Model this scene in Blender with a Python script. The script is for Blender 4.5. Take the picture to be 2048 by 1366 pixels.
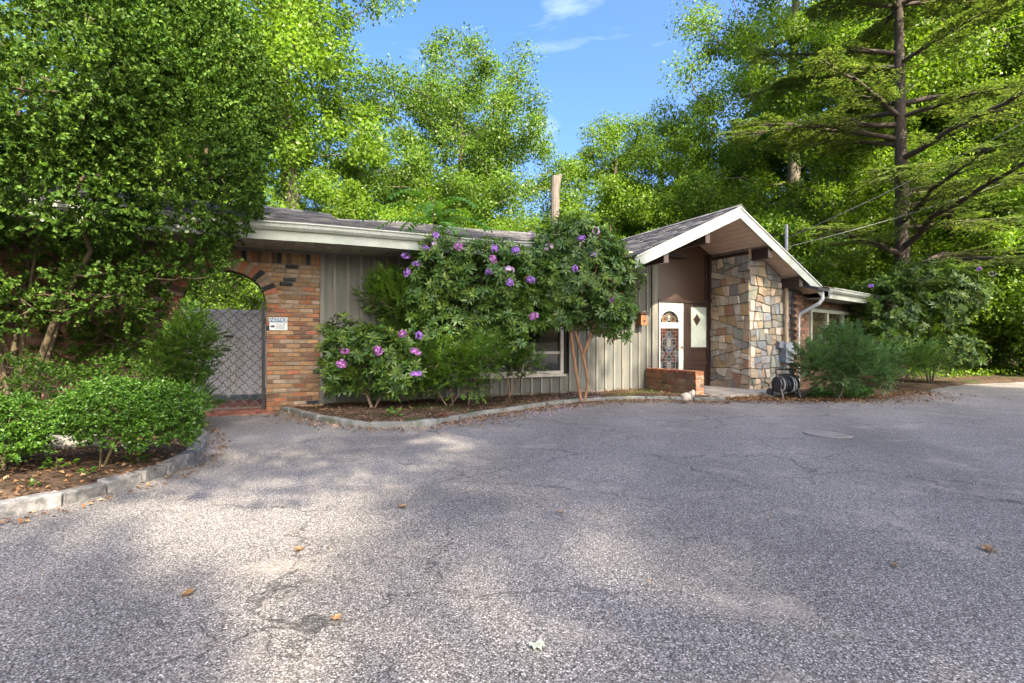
import bpy, bmesh, math, random
import numpy as np
from mathutils import Vector, Matrix, noise
R = math.radians
for o in list(bpy.data.objects): bpy.data.objects.remove(o)
SC = bpy.context.scene
COL = SC.collection

# ------------------------------------------------------------------ camera
FPX, CAMH = 1050.0, 1.2
cam = bpy.data.cameras.new('camera'); camo = bpy.data.objects.new('camera', cam); COL.objects.link(camo)
cam.sensor_width = 36.0; cam.lens = 36.0*FPX/2048.0; cam.clip_start = 0.05; cam.clip_end = 2000
camo.location = (0, 0, CAMH); camo.rotation_euler = (R(90), 0, 0)
SC.camera = camo

# ------------------------------------------------------------------ sky, sun, exposure
SUN_AZ = Vector((0.50, -0.866)).normalized(); SUN_EL = R(40)
SUND = Vector((SUN_AZ.x*math.cos(SUN_EL), SUN_AZ.y*math.cos(SUN_EL), math.sin(SUN_EL)))
W = bpy.data.worlds.new('World'); SC.world = W; W.use_nodes = True
nt = W.node_tree; nt.nodes.clear()
def wn(t, **k):
    n = nt.nodes.new(t)
    for a, b in k.items(): setattr(n, a, b)
    return n
sky = wn('ShaderNodeTexSky'); sky.sky_type = 'NISHITA'; sky.sun_disc = False
sky.sun_elevation = SUN_EL; sky.sun_rotation = math.atan2(SUN_AZ.x, SUN_AZ.y)
sky.altitude = 50; sky.air_density = 1.0; sky.dust_density = 8.0; sky.ozone_density = 4.0
tc = wn('ShaderNodeTexCoord'); mp = wn('ShaderNodeMapping'); mp.inputs['Scale'].default_value = (1.6, 1.6, 6.5); mp.inputs['Rotation'].default_value = (0.1, 0.22, 0.4)
nz = wn('ShaderNodeTexNoise'); nz.inputs['Scale'].default_value = 2.1; nz.inputs['Detail'].default_value = 7; nz.inputs['Roughness'].default_value = 0.55; nz.inputs['Distortion'].default_value = 0.4
rp = wn('ShaderNodeValToRGB'); rp.color_ramp.elements[0].position = 0.56; rp.color_ramp.elements[1].position = 0.86
rp.color_ramp.elements[0].color = (0, 0, 0, 1); rp.color_ramp.elements[1].color = (0.5, 0.5, 0.5, 1)
mx = wn('ShaderNodeMixRGB'); mx.inputs[2].default_value = (3.6, 3.9, 4.4, 1)
bg = wn('ShaderNodeBackground'); bg.inputs['Strength'].default_value = 0.12
wo = wn('ShaderNodeOutputWorld')
L = nt.links.new
L(tc.outputs['Generated'], mp.inputs['Vector']); L(mp.outputs[0], nz.inputs['Vector']); L(nz.outputs['Fac'], rp.inputs[0])
L(rp.outputs[0], mx.inputs[0]); hs = wn('ShaderNodeHueSaturation'); hs.inputs['Saturation'].default_value = 1.3; hs.inputs['Hue'].default_value = 0.513; L(sky.outputs[0], hs.inputs['Color']); L(hs.outputs[0], mx.inputs[1]); L(mx.outputs[0], bg.inputs['Color']); L(bg.outputs[0], wo.inputs['Surface'])
sl = bpy.data.lights.new('sun', 'SUN'); sl.energy = 3.5; sl.angle = R(0.6); sl.color = (1.0, 0.88, 0.70)
so = bpy.data.objects.new('sun', sl); COL.objects.link(so); so.rotation_euler = SUND.to_track_quat('Z', 'Y').to_euler(); so.location = SUND*60
SC.view_settings.view_transform = 'Standard'; SC.view_settings.look = 'None'
SC.view_settings.exposure = 2.35; SC.view_settings.gamma = 1.0; SC.view_settings.use_curve_mapping = False
SC.render.engine = 'CYCLES'
cy = SC.cycles
cy.max_bounces = 7; cy.diffuse_bounces = 4; cy.glossy_bounces = 3; cy.transmission_bounces = 5; cy.transparent_max_bounces = 8
cy.caustics_reflective = False; cy.caustics_refractive = False; cy.sample_clamp_indirect = 6

# ------------------------------------------------------------------ materials
MATS = {}
def newmat(name):
    m = bpy.data.materials.new(name); m.use_nodes = True; m.node_tree.nodes.clear(); MATS[name] = m
    return m, m.node_tree
class NB:
    def __init__(s, t): s.t = t
    def n(s, ty, ins=None, **k):
        x = s.t.nodes.new(ty)
        for a, b in k.items(): setattr(x, a, b)
        for a, b in (ins or {}).items():
            if hasattr(b, 'is_output') or hasattr(b, 'links'): s.t.links.new(b, x.inputs[a])
            else: x.inputs[a].default_value = b
        return x
    def ramp(s, fac, stops):
        r = s.t.nodes.new('ShaderNodeValToRGB'); s.t.links.new(fac, r.inputs[0])
        while len(r.color_ramp.elements) < len(stops): r.color_ramp.elements.new(0.5)
        for e, (p, c) in zip(r.color_ramp.elements, stops):
            e.position = p; e.color = (c[0], c[1], c[2], 1) if hasattr(c, '__len__') else (c, c, c, 1)
        return r.outputs[0]
    def mix(s, f, a, b, mode='MIX'):
        x = s.t.nodes.new('ShaderNodeMixRGB'); x.blend_type = mode
        for i, v in enumerate((f, a, b)):
            if hasattr(v, 'is_output'): s.t.links.new(v, x.inputs[i])
            elif i == 0: x.inputs[0].default_value = v
            else: x.inputs[i].default_value = (v[0], v[1], v[2], 1) if hasattr(v, '__len__') else (v, v, v, 1)
        return x.outputs[0]
    def out(s, sh): 
        o = s.t.nodes.new('ShaderNodeOutputMaterial'); s.t.links.new(sh, o.inputs['Surface'])
def surf(name, c1, c2=None, scale=6, rough=0.7, bump=0.2, fine=60, objvar=0.15, island=0.0, spec=0.3, metal=0.0, stain=None, stain_scale=2.5, stretch=(1, 1, 1), streak=0):
    """painted / mineral surface: two tones by noise, fine grain bump, per object and per island value shift, optional stains"""
    m, t = newmat(name); b = NB(t); c2 = c2 or tuple(x*0.75 for x in c1)
    tc = b.n('ShaderNodeTexCoord'); mp = b.n('ShaderNodeMapping', {'Vector': tc.outputs['Object'], 'Scale': stretch})
    oi = b.n('ShaderNodeObjectInfo'); geo = b.n('ShaderNodeNewGeometry')
    off = b.n('ShaderNodeVectorMath', {0: mp.outputs[0]}, operation='ADD')
    sc_ = b.n('ShaderNodeMath', {0: oi.outputs['Random'], 1: 37.0}, operation='MULTIPLY'); t.links.new(sc_.outputs[0], off.inputs[1])
    n1 = b.n('ShaderNodeTexNoise', {'Vector': off.outputs[0], 'Scale': scale, 'Detail': 6, 'Roughness': 0.6})
    n2 = b.n('ShaderNodeTexNoise', {'Vector': off.outputs[0], 'Scale': fine, 'Detail': 3, 'Roughness': 0.6})
    col = b.mix(b.ramp(n1.outputs['Fac'], [(0.33, 0), (0.68, 1)]), c1, c2)
    g = b.ramp(n2.outputs['Fac'], [(0.25, 0.72), (0.75, 1.18)]); col = b.mix(1.0, col, g, 'MULTIPLY')
    if stain:
        n3 = b.n('ShaderNodeTexNoise', {'Vector': off.outputs[0], 'Scale': stain_scale, 'Detail': 5, 'Roughness': 0.65})
        col = b.mix(b.ramp(n3.outputs['Fac'], [(0.5, 0), (0.7, 0.85)]), col, stain)
    if objvar:
        v = b.n('ShaderNodeMapRange', {'Value': oi.outputs['Random'], 'To Min': 1-objvar, 'To Max': 1+objvar}); col = b.mix(1.0, col, v.outputs[0], 'MULTIPLY')
    if island:
        v = b.n('ShaderNodeMapRange', {'Value': geo.outputs['Random Per Island'], 'To Min': 1-island, 'To Max': 1+island}); col = b.mix(1.0, col, v.outputs[0], 'MULTIPLY')
    p = b.n('ShaderNodeBsdfPrincipled', {'Base Color': col, 'Roughness': rough, 'Specular IOR Level': spec, 'Metallic': metal})
    if bump:
        bp = b.n('ShaderNodeBump', {'Height': n2.outputs['Fac'], 'Strength': bump, 'Distance': 0.01}); t.links.new(bp.outputs[0], p.inputs['Normal'])
    b.out(p.outputs[0]); return m
def leafmat(name, ca, cb, cc=None, trans=0.35, rough=0.45, spec=0.35, tint=(1.25, 1.25, 0.55), objvar=0.12):
    m, t = newmat(name); b = NB(t); cc = cc or cb
    geo = b.n('ShaderNodeNewGeometry'); oi = b.n('ShaderNodeObjectInfo'); tc = b.n('ShaderNodeTexCoord')
    n1 = b.n('ShaderNodeTexNoise', {'Vector': tc.outputs['Object'], 'Scale': 0.9, 'Detail': 2})
    col = b.ramp(geo.outputs['Random Per Island'], [(0.0, ca), (0.55, cb), (1.0, cc)])
    v = b.n('ShaderNodeMapRange', {'Value': oi.outputs['Random'], 'To Min': 1-objvar, 'To Max': 1+objvar}); col = b.mix(1.0, col, v.outputs[0], 'MULTIPLY')
    col = b.mix(1.0, col, b.ramp(n1.outputs['Fac'], [(0.3, 0.8), (0.7, 1.2)]), 'MULTIPLY')
    p = b.n('ShaderNodeBsdfPrincipled', {'Base Color': col, 'Roughness': rough, 'Specular IOR Level': spec})
    tcol = b.mix(1.0, col, tint, 'MULTIPLY')
    tr = b.n('ShaderNodeBsdfTranslucent', {'Color': tcol})
    ms = b.n('ShaderNodeMixShader', {0: trans}); t.links.new(p.outputs[0], ms.inputs[1]); t.links.new(tr.outputs[0], ms.inputs[2])
    b.out(ms.outputs[0]); return m
def asphalt():
    m, t = newmat('asphalt'); b = NB(t); tc = b.n('ShaderNodeTexCoord'); V = tc.outputs['Object']
    wv = b.n('ShaderNodeTexNoise', {'Vector': V, 'Scale': 40, 'Detail': 2})
    vo = b.n('ShaderNodeTexVoronoi', {'Vector': V, 'Scale': 128.0, 'Randomness': 1.0})
    vo2 = b.n('ShaderNodeTexVoronoi', {'Vector': V, 'Scale': 230.0})
    hs = b.n('ShaderNodeSeparateColor', {0: vo.outputs['Color']})
    hs2 = b.n('ShaderNodeSeparateColor', {0: vo2.outputs['Color']})
    peb = b.ramp(hs.outputs[0], [(0.0, (0.145, 0.136, 0.125)), (0.4, (0.222, 0.208, 0.192)), (0.75, (0.31, 0.29, 0.268)), (0.93, (0.41, 0.386, 0.358)), (1.0, (0.62, 0.58, 0.54))])
    peb2 = b.ramp(hs2.outputs[1], [(0.0, 0.55), (0.6, 0.98), (1.0, 1.45)])
    col = b.mix(1.0, peb, peb2, 'MULTIPLY')
    edge = b.ramp(vo.outputs['Distance'], [(0.30, 1.0), (0.75, 0.25)]); col = b.mix(1.0, col, edge, 'MULTIPLY')
    big = b.n('ShaderNodeTexNoise', {'Vector': V, 'Scale': 0.55, 'Detail': 6, 'Roughness': 0.62})
    col = b.mix(1.0, col, b.ramp(big.outputs['Fac'], [(0.28, 0.72), (0.5, 1.0), (0.72, 1.15)]), 'MULTIPLY')
    tr = b.n('ShaderNodeTexWave', {'Vector': b.n('ShaderNodeMapping', {'Vector': V, 'Rotation': (0, 0, 0.35)}).outputs[0], 'Scale': 0.16, 'Distortion': 5.0, 'Detail': 3, 'Detail Scale': 0.7})
    col = b.mix(1.0, col, b.ramp(tr.outputs['Fac'], [(0.0, 0.9), (1.0, 1.08)]), 'MULTIPLY')
    ol = b.n('ShaderNodeTexNoise', {'Vector': V, 'Scale': 0.9, 'Detail': 3, 'W': 7.0}, noise_dimensions='4D')
    col = b.mix(b.ramp(ol.outputs['Fac'], [(0.62, 0), (0.80, 0.18)]), col, (0.12, 0.115, 0.11))
    wm = b.n('ShaderNodeTexNoise', {'Vector': V, 'Scale': 1.3, 'Detail': 5, 'Roughness': 0.7})
    col = b.mix(b.ramp(wm.outputs['Fac'], [(0.55, 0), (0.74, 0.55)]), col, (0.36, 0.31, 0.255))
    # cracks
    dn = b.n('ShaderNodeTexNoise', {'Vector': V, 'Scale': 3.5, 'Detail': 5, 'Roughness': 0.6})
    dv = b.n('ShaderNodeVectorMath', {0: dn.outputs['Color'], 1: (0.55, 0.55, 0.0)}, operation='MULTIPLY')
    av = b.n('ShaderNodeVectorMath', {0: V, 1: dv.outputs[0]}, operation='ADD')
    cr = b.n('ShaderNodeTexVoronoi', {'Vector': av.outputs[0], 'Scale': 0.62}, feature='DISTANCE_TO_EDGE')
    cr2 = b.n('ShaderNodeTexVoronoi', {'Vector': av.outputs[0], 'Scale': 1.9}, feature='DISTANCE_TO_EDGE')
    mk = b.n('ShaderNodeTexNoise', {'Vector': V, 'Scale': 0.42, 'Detail': 3, 'W': 3.0}, noise_dimensions='4D')
    line = b.ramp(cr.outputs[0], [(0.0, 0.95), (0.003, 0.7), (0.006, 0)]); line = b.mix(1.0, line, b.ramp(mk.outputs['Fac'], [(0.44, 0), (0.54, 1)]), 'MULTIPLY')
    line2 = b.ramp(cr2.outputs[0], [(0.0, 0.7), (0.003, 0.35), (0.007, 0)]); line2 = b.mix(1.0, line2, b.ramp(mk.outputs['Fac'], [(0.46, 0), (0.58, 1)]), 'MULTIPLY')
    crack = b.mix(1.0, line, line2, 'LIGHTEN')
    cf = b.n('ShaderNodeMath', {0: crack, 1: 0.9}, operation='MULTIPLY')
    col = b.mix(cf.outputs[0], col, (0.022, 0.021, 0.02))
    hgt = b.mix(1.0, edge, b.n('ShaderNodeInvert', {'Color': crack}).outputs[0], 'MULTIPLY')
    bp = b.n('ShaderNodeBump', {'Height': hgt, 'Strength': 0.4, 'Distance': 0.006})
    p = b.n('ShaderNodeBsdfPrincipled', {'Base Color': col, 'Roughness': 0.82, 'Specular IOR Level': 0.35, 'Normal': bp.outputs[0]})
    b.out(p.outputs[0]); return m
def soil(name, ca, cb, cc, moss=None):
    m, t = newmat(name); b = NB(t); tc = b.n('ShaderNodeTexCoord'); V = tc.outputs['Object']
    n1 = b.n('ShaderNodeTexNoise', {'Vector': V, 'Scale': 5, 'Detail': 8, 'Roughness': 0.7})
    vo = b.n('ShaderNodeTexVoronoi', {'Vector': V, 'Scale': 34})
    sp = b.n('ShaderNodeSeparateColor', {0: vo.outputs['Color']})
    col = b.ramp(n1.outputs['Fac'], [(0.3, ca), (0.55, cb), (0.75, cc)])
    col = b.mix(1.0, col, b.ramp(sp.outputs[0], [(0, 0.45), (1, 1.5)]), 'MULTIPLY')
    if moss:
        n2 = b.n('ShaderNodeTexNoise', {'Vector': V, 'Scale': 1.1, 'Detail': 4})
        col = b.mix(b.ramp(n2.outputs['Fac'], [(0.52, 0), (0.66, 0.8)]), col, moss)
    bp = b.n('ShaderNodeBump', {'Height': n1.outputs['Fac'], 'Strength': 0.9, 'Distance': 0.04})
    p = b.n('ShaderNodeBsdfPrincipled', {'Base Color': col, 'Roughness': 0.95, 'Specular IOR Level': 0.1, 'Normal': bp.outputs[0]})
    b.out(p.outputs[0]); return m
def glass(name, tint=(0.9, 0.95, 0.95)):
    m, t = newmat(name); b = NB(t)
    fr = b.n('ShaderNodeFresnel', {'IOR': 1.5}); f2 = b.n('ShaderNodeMath', {0: fr.outputs[0], 1: 0.7}, operation='MULTIPLY')
    tr = b.n('ShaderNodeBsdfTransparent', {'Color': (*tint, 1)}); gl = b.n('ShaderNodeBsdfGlossy', {'Roughness': 0.03})
    ms = b.n('ShaderNodeMixShader', {0: f2.outputs[0]}); t.links.new(tr.outputs[0], ms.inputs[1]); t.links.new(gl.outputs[0], ms.inputs[2])
    b.out(ms.outputs[0]); return m

asphalt()
soil('bed_soil', (0.025, 0.017, 0.011), (0.06, 0.040, 0.026), (0.13, 0.085, 0.055))
soil('bed_soil_moss', (0.030, 0.020, 0.013), (0.075, 0.050, 0.033), (0.15, 0.10, 0.065), moss=(0.03, 0.055, 0.012))
soil('forest_floor', (0.03, 0.025, 0.012), (0.06, 0.05, 0.025), (0.09, 0.075, 0.04), moss=(0.035, 0.06, 0.015))
surf('mortar', (0.24, 0.22, 0.19), (0.16, 0.145, 0.12), rough=0.95, bump=0.5)
surf('mortar_dark', (0.13, 0.125, 0.11), (0.08, 0.075, 0.065), rough=0.95, bump=0.5)
BRK = {'brick_tan': (0.33, 0.20, 0.105), 'brick_orange': (0.34, 0.145, 0.07), 'brick_red': (0.33, 0.125, 0.075), 'brick_dark': (0.042, 0.044, 0.046), 'brick_pale': (0.36, 0.27, 0.19), 'brick_brown': (0.20, 0.115, 0.075)}
for k, c in BRK.items(): surf(k, c, tuple(x*0.62 for x in c), scale=14, rough=0.9, bump=0.5, fine=150, objvar=0.28, island=0.2, stain=tuple(x*0.5+0.02 for x in c), stain_scale=9)
surf('brick_stuff', (0.25, 0.145, 0.09), (0.16, 0.095, 0.062), scale=10, rough=0.9, bump=0.5, fine=150, island=0.45)
surf('brick_paver', (0.30, 0.12, 0.085), (0.20, 0.085, 0.06), scale=8, rough=0.9, bump=0.4, fine=120, objvar=0.25, island=0.3)
STN = {'stone_tan': (0.44, 0.355, 0.24), 'stone_ochre': (0.43, 0.31, 0.165), 'stone_rust': (0.37, 0.225, 0.145), 'stone_cream': (0.56, 0.50, 0.40), 'stone_grey': (0.32, 0.31, 0.275), 'stone_green': (0.31, 0.32, 0.25), 'stone_blue': (0.29, 0.31, 0.31), 'stone_brown': (0.26, 0.195, 0.15)}
for k, c in STN.items(): surf(k, c, tuple(x*0.66 for x in c), scale=5.5, rough=0.88, bump=0.6, fine=38, objvar=0.2, stain=(c[0]*1.05, c[1]*0.72, c[2]*0.5), stain_scale=4)
surf('granite', (0.26, 0.25, 0.235), (0.085, 0.085, 0.088), scale=16, rough=0.92, bump=1.0, fine=110, objvar=0.3, stain=(0.055, 0.058, 0.048), stain_scale=7)
surf('kerb_stone', (0.24, 0.24, 0.225), (0.13, 0.135, 0.12), scale=7, rough=0.92, bump=0.7, fine=70, objvar=0.18, stain=(0.07, 0.085, 0.05), stain_scale=3)
surf('concrete', (0.34, 0.32, 0.28), (0.22, 0.205, 0.18), scale=3, rough=0.92, bump=0.5, fine=80, stain=(0.12, 0.105, 0.08), stain_scale=2)
surf('foundation', (0.20, 0.185, 0.15), (0.11, 0.105, 0.085), scale=3, rough=0.95, bump=0.6, fine=60, stain=(0.06, 0.06, 0.045))
surf('board_paint', (0.132, 0.137, 0.120), (0.092, 0.096, 0.084), scale=2.2, rough=0.7, bump=0.25, fine=70, objvar=0.10, stretch=(6, 6, 0.7), stain=(0.155, 0.14, 0.115), stain_scale=1.6)
surf('batten_paint', (0.225, 0.22, 0.19), (0.155, 0.15, 0.13), scale=2.2, rough=0.7, bump=0.25, fine=70, objvar=0.10, stretch=(6, 6, 0.7), stain=(0.14, 0.12, 0.095), stain_scale=2)
surf('fascia_paint', (0.43, 0.465, 0.41), (0.33, 0.365, 0.31), scale=2.0, rough=0.55, bump=0.12, fine=50, objvar=0.04, stain=(0.29, 0.31, 0.25), stain_scale=2.4)
surf('gutter_paint', (0.46, 0.49, 0.44), (0.36, 0.39, 0.34), scale=2.0, rough=0.4, bump=0.08, fine=40, objvar=0.04, spec=0.5, stain=(0.32, 0.33, 0.27), stain_scale=3)
surf('soffit_pale', (0.42, 0.40, 0.35), (0.33, 0.31, 0.27), scale=2.5, rough=0.65, bump=0.15, objvar=0.08, stain=(0.20, 0.18, 0.15), stain_scale=4)
surf('soffit_tan', (0.80, 0.60, 0.46), (0.73, 0.54, 0.41), scale=3, rough=0.6, bump=0.1, objvar=0.05)
surf('brown_paint', (0.052, 0.030, 0.022), (0.037, 0.022, 0.017), scale=3, rough=0.38, bump=0.12, fine=60, objvar=0.1, spec=0.5)
surf('brown_panel', (0.085, 0.047, 0.028), (0.062, 0.035, 0.022), scale=2, rough=0.33, bump=0.12, fine=40, objvar=0.0, spec=0.5, stretch=(1, 1, 0.25))
surf('white_paint', (0.72, 0.71, 0.64), (0.64, 0.63, 0.56), scale=3, rough=0.45, bump=0.08, objvar=0.03)
surf('pale_glass', (0.52, 0.58, 0.50), (0.46, 0.53, 0.46), scale=2, rough=0.25, bump=0.03, objvar=0, spec=0.6)
surf('window_frame', (0.50, 0.47, 0.41), (0.41, 0.385, 0.33), scale=3, rough=0.55, bump=0.1, objvar=0.05, stain=(0.28, 0.25, 0.2))
surf('window_frame_green', (0.40, 0.42, 0.33), (0.33, 0.35, 0.27), scale=3, rough=0.55, bump=0.1, objvar=0.05)
surf('curtain', (0.24, 0.155, 0.085), (0.17, 0.105, 0.06), scale=2, rough=0.9, bump=0.2, stretch=(5, 5, 0.4))
surf('dark_room', (0.025, 0.022, 0.02), rough=0.9, bump=0)
surf('vinyl', (0.90, 0.88, 0.93), (0.86, 0.84, 0.89), scale=2, rough=0.4, bump=0.04, objvar=0.04, stain=(0.66, 0.645, 0.65), stain_scale=2)
surf('vinyl_white', (0.85, 0.84, 0.80), (0.78, 0.77, 0.73), rough=0.4, bump=0.03, objvar=0)
surf('gate_iron', (0.075, 0.07, 0.062), (0.11, 0.10, 0.085), scale=12, rough=0.5, bump=0.2, fine=90, objvar=0)
surf('black_iron', (0.025, 0.025, 0.026), (0.04, 0.035, 0.03), scale=8, rough=0.5, bump=0.2)
surf('black_plastic', (0.022, 0.023, 0.027), (0.03, 0.03, 0.034), scale=8, rough=0.45, bump=0.05, spec=0.5)
surf('hose_green', (0.045, 0.055, 0.05), (0.03, 0.036, 0.034), scale=8, rough=0.45, bump=0.05, spec=0.5, island=0.5)
surf('hose_white', (0.55, 0.55, 0.50), rough=0.5, bump=0.05)
surf('meter_grey', (0.22, 0.24, 0.27), (0.17, 0.185, 0.21), scale=5, rough=0.45, bump=0.06, spec=0.5)
surf('meter_glass', (0.50, 0.53, 0.53), (0.34, 0.36, 0.37), scale=20, rough=0.12, bump=0, spec=0.8)
surf('pipe_tan', (0.40, 0.31, 0.20), (0.30, 0.23, 0.15), scale=5, rough=0.6, bump=0.2, stain=(0.2, 0.13, 0.08), stain_scale=6, stretch=(3, 3, 0.6))
surf('pipe_grey', (0.30, 0.30, 0.30), rough=0.5, bump=0.1)
surf('downspout_white', (0.60, 0.63, 0.64), (0.52, 0.55, 0.55), scale=3, rough=0.4, bump=0.05)
surf('cable_black', (0.02, 0.02, 0.022), rough=0.6, bump=0)
surf('cable_grey', (0.16, 0.16, 0.16), rough=0.6, bump=0)
surf('lantern_wood', (0.20, 0.095, 0.035), (0.13, 0.06, 0.025), scale=9, rough=0.6, bump=0.3, stretch=(3, 3, 0.5))
surf('shingle', (0.105, 0.103, 0.108), (0.065, 0.064, 0.07), scale=3, rough=0.95, bump=0.6, fine=160, objvar=0, island=0.42, stain=(0.15, 0.14, 0.125), stain_scale=1.4)
surf('shingle_wing', (0.17, 0.145, 0.115), (0.10, 0.085, 0.07), scale=3, rough=0.95, bump=0.6, fine=160, objvar=0, island=0.4, stain=(0.30, 0.24, 0.16), stain_scale=5)
surf('roof_deck', (0.05, 0.048, 0.05), rough=0.95)
surf('bark_grey', (0.17, 0.145, 0.115), (0.085, 0.07, 0.055), scale=5, rough=0.95, bump=1.0, fine=26, stretch=(4, 4, 0.8), objvar=0.25)
surf('bark_dark', (0.085, 0.067, 0.052), (0.045, 0.036, 0.028), scale=5, rough=0.95, bump=1.0, fine=26, stretch=(4, 4, 0.8), objvar=0.2)
surf('bark_warm', (0.30, 0.17, 0.095), (0.17, 0.095, 0.055), scale=8, rough=0.9, bump=0.7, fine=60, stretch=(3, 3, 0.7), objvar=0.1)
surf('bark_olive', (0.125, 0.098, 0.055), (0.07, 0.055, 0.032), scale=7, rough=0.9, bump=0.7, fine=50, stretch=(3, 3, 0.7), objvar=0.15)
surf('bark_twig', (0.15, 0.105, 0.075), (0.08, 0.055, 0.04), scale=7, rough=0.95, bump=0.3, island=0.4, objvar=0.1)
surf('dead_wood', (0.19, 0.165, 0.14), (0.10, 0.088, 0.072), scale=4, rough=0.9, bump=0.8, fine=30, stretch=(4, 4, 0.5), stain=(0.16, 0.12, 0.09), stain_scale=2)
surf('log_wood', (0.34, 0.32, 0.28), (0.16, 0.15, 0.13), scale=7, rough=0.95, bump=1.0, fine=40, stretch=(0.8, 4, 4))
surf('rock_white', (0.62, 0.55, 0.44), (0.45, 0.38, 0.29), scale=9, rough=0.9, bump=0.7, fine=50)
surf('root_brown', (0.16, 0.08, 0.045), (0.09, 0.045, 0.028), scale=20, rough=0.95, bump=0.5)
surf('sign_white', (0.74, 0.76, 0.76), (0.70, 0.72, 0.72), rough=0.4, bump=0, objvar=0)
surf('sign_blue', (0.02, 0.115, 0.24), (0.02, 0.105, 0.22), rough=0.4, bump=0, objvar=0)
surf('sign_black', (0.02, 0.02, 0.022), rough=0.5, bump=0, objvar=0)
surf('sign_ink', (0.16, 0.19, 0.23), rough=0.5, bump=0, objvar=0)
surf('lead_came', (0.30, 0.29, 0.27), (0.2, 0.19, 0.18), rough=0.5, bump=0.1)
for k, c in {'glass_brown': (0.085, 0.035, 0.02), 'glass_amber': (0.20, 0.105, 0.025), 'glass_blue': (0.035, 0.055, 0.09), 'glass_black': (0.012, 0.011, 0.013), 'glass_pale': (0.42, 0.40, 0.33), 'glass_red': (0.13, 0.025, 0.018), 'glass_grey': (0.13, 0.15, 0.18)}.items():
    surf(k, c, tuple(x*0.7 for x in c), scale=20, rough=0.18, bump=0.06, island=0.45, objvar=0, spec=0.6)
surf('patch_tar', (0.045, 0.044, 0.045), (0.075, 0.072, 0.07), scale=12, rough=0.8, bump=0.8, fine=90)
surf('iron_cover', (0.215, 0.20, 0.18), (0.13, 0.12, 0.105), scale=9, rough=0.7, bump=0.5)
glass('pane_glass')
# foliage
leafmat('leaf_maple', (0.100, 0.190, 0.018), (0.135, 0.235, 0.022), (0.175, 0.265, 0.028), trans=0.54)
leafmat('leaf_oak', (0.085, 0.170, 0.020), (0.118, 0.215, 0.026), (0.155, 0.245, 0.036), trans=0.52)
leafmat('leaf_green', (0.085, 0.175, 0.015), (0.130, 0.225, 0.019), (0.185, 0.26, 0.026), trans=0.54)
leafmat('leaf_deep', (0.070, 0.150, 0.014), (0.105, 0.200, 0.018), (0.15, 0.235, 0.024), trans=0.52)
leafmat('leaf_privet', (0.034, 0.085, 0.012), (0.066, 0.138, 0.016), (0.125, 0.205, 0.026), trans=0.26, rough=0.6, spec=0.2)
leafmat('leaf_box', (0.028, 0.085, 0.010), (0.065, 0.155, 0.016), (0.11, 0.205, 0.025), trans=0.32, rough=0.42)
leafmat('leaf_rhodo', (0.030, 0.075, 0.014), (0.060, 0.128, 0.020), (0.105, 0.175, 0.030), trans=0.28, rough=0.42, spec=0.4)
leafmat('leaf_rhodo_new', (0.085, 0.165, 0.020), (0.13, 0.215, 0.026), (0.19, 0.26, 0.038), trans=0.35, rough=0.36, spec=0.45)
leafmat('needle_yew', (0.036, 0.090, 0.016), (0.066, 0.140, 0.020), (0.10, 0.18, 0.026), trans=0.34)
leafmat('needle_yew_new', (0.075, 0.165, 0.018), (0.11, 0.21, 0.022), (0.14, 0.235, 0.028), trans=0.35)
leafmat('needle_juniper', (0.050, 0.115, 0.042), (0.085, 0.170, 0.058), (0.125, 0.21, 0.068), trans=0.34)
leafmat('needle_hemlock', (0.065, 0.125, 0.034), (0.120, 0.180, 0.045), (0.20, 0.24, 0.065), trans=0.42)
leafmat('leaf_ailanthus', (0.075, 0.20, 0.025), (0.10, 0.245, 0.03), (0.12, 0.265, 0.035), trans=0.42)
leafmat('leaf_ivy', (0.02, 0.07, 0.012), (0.04, 0.12, 0.016), (0.07, 0.16, 0.02), trans=0.3)
leafmat('leaf_dry', (0.13, 0.06, 0.028), (0.26, 0.14, 0.065), (0.42, 0.29, 0.16), trans=0.15, tint=(1.1, 1, 0.8))
leafmat('leaf_pale', (0.42, 0.46, 0.36), (0.46, 0.5, 0.40), trans=0.1, tint=(1, 1, 1))
leafmat('leaf_russet', (0.16, 0.07, 0.03), (0.22, 0.10, 0.045), (0.26, 0.14, 0.07), trans=0.25, tint=(1.1, 1, 0.8))
leafmat('petal', (0.30, 0.12, 0.50), (0.40, 0.19, 0.62), (0.52, 0.30, 0.70), trans=0.3, tint=(1.1, 1, 1.15))
leafmat('petal_pink', (0.38, 0.11, 0.40), (0.48, 0.18, 0.46), (0.55, 0.28, 0.52), trans=0.3, tint=(1.1, 1, 1.1))
leafmat('petal_pale', (0.50, 0.34, 0.55), (0.6, 0.45, 0.62), (0.68, 0.55, 0.66), trans=0.3, tint=(1, 1, 1))

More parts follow.
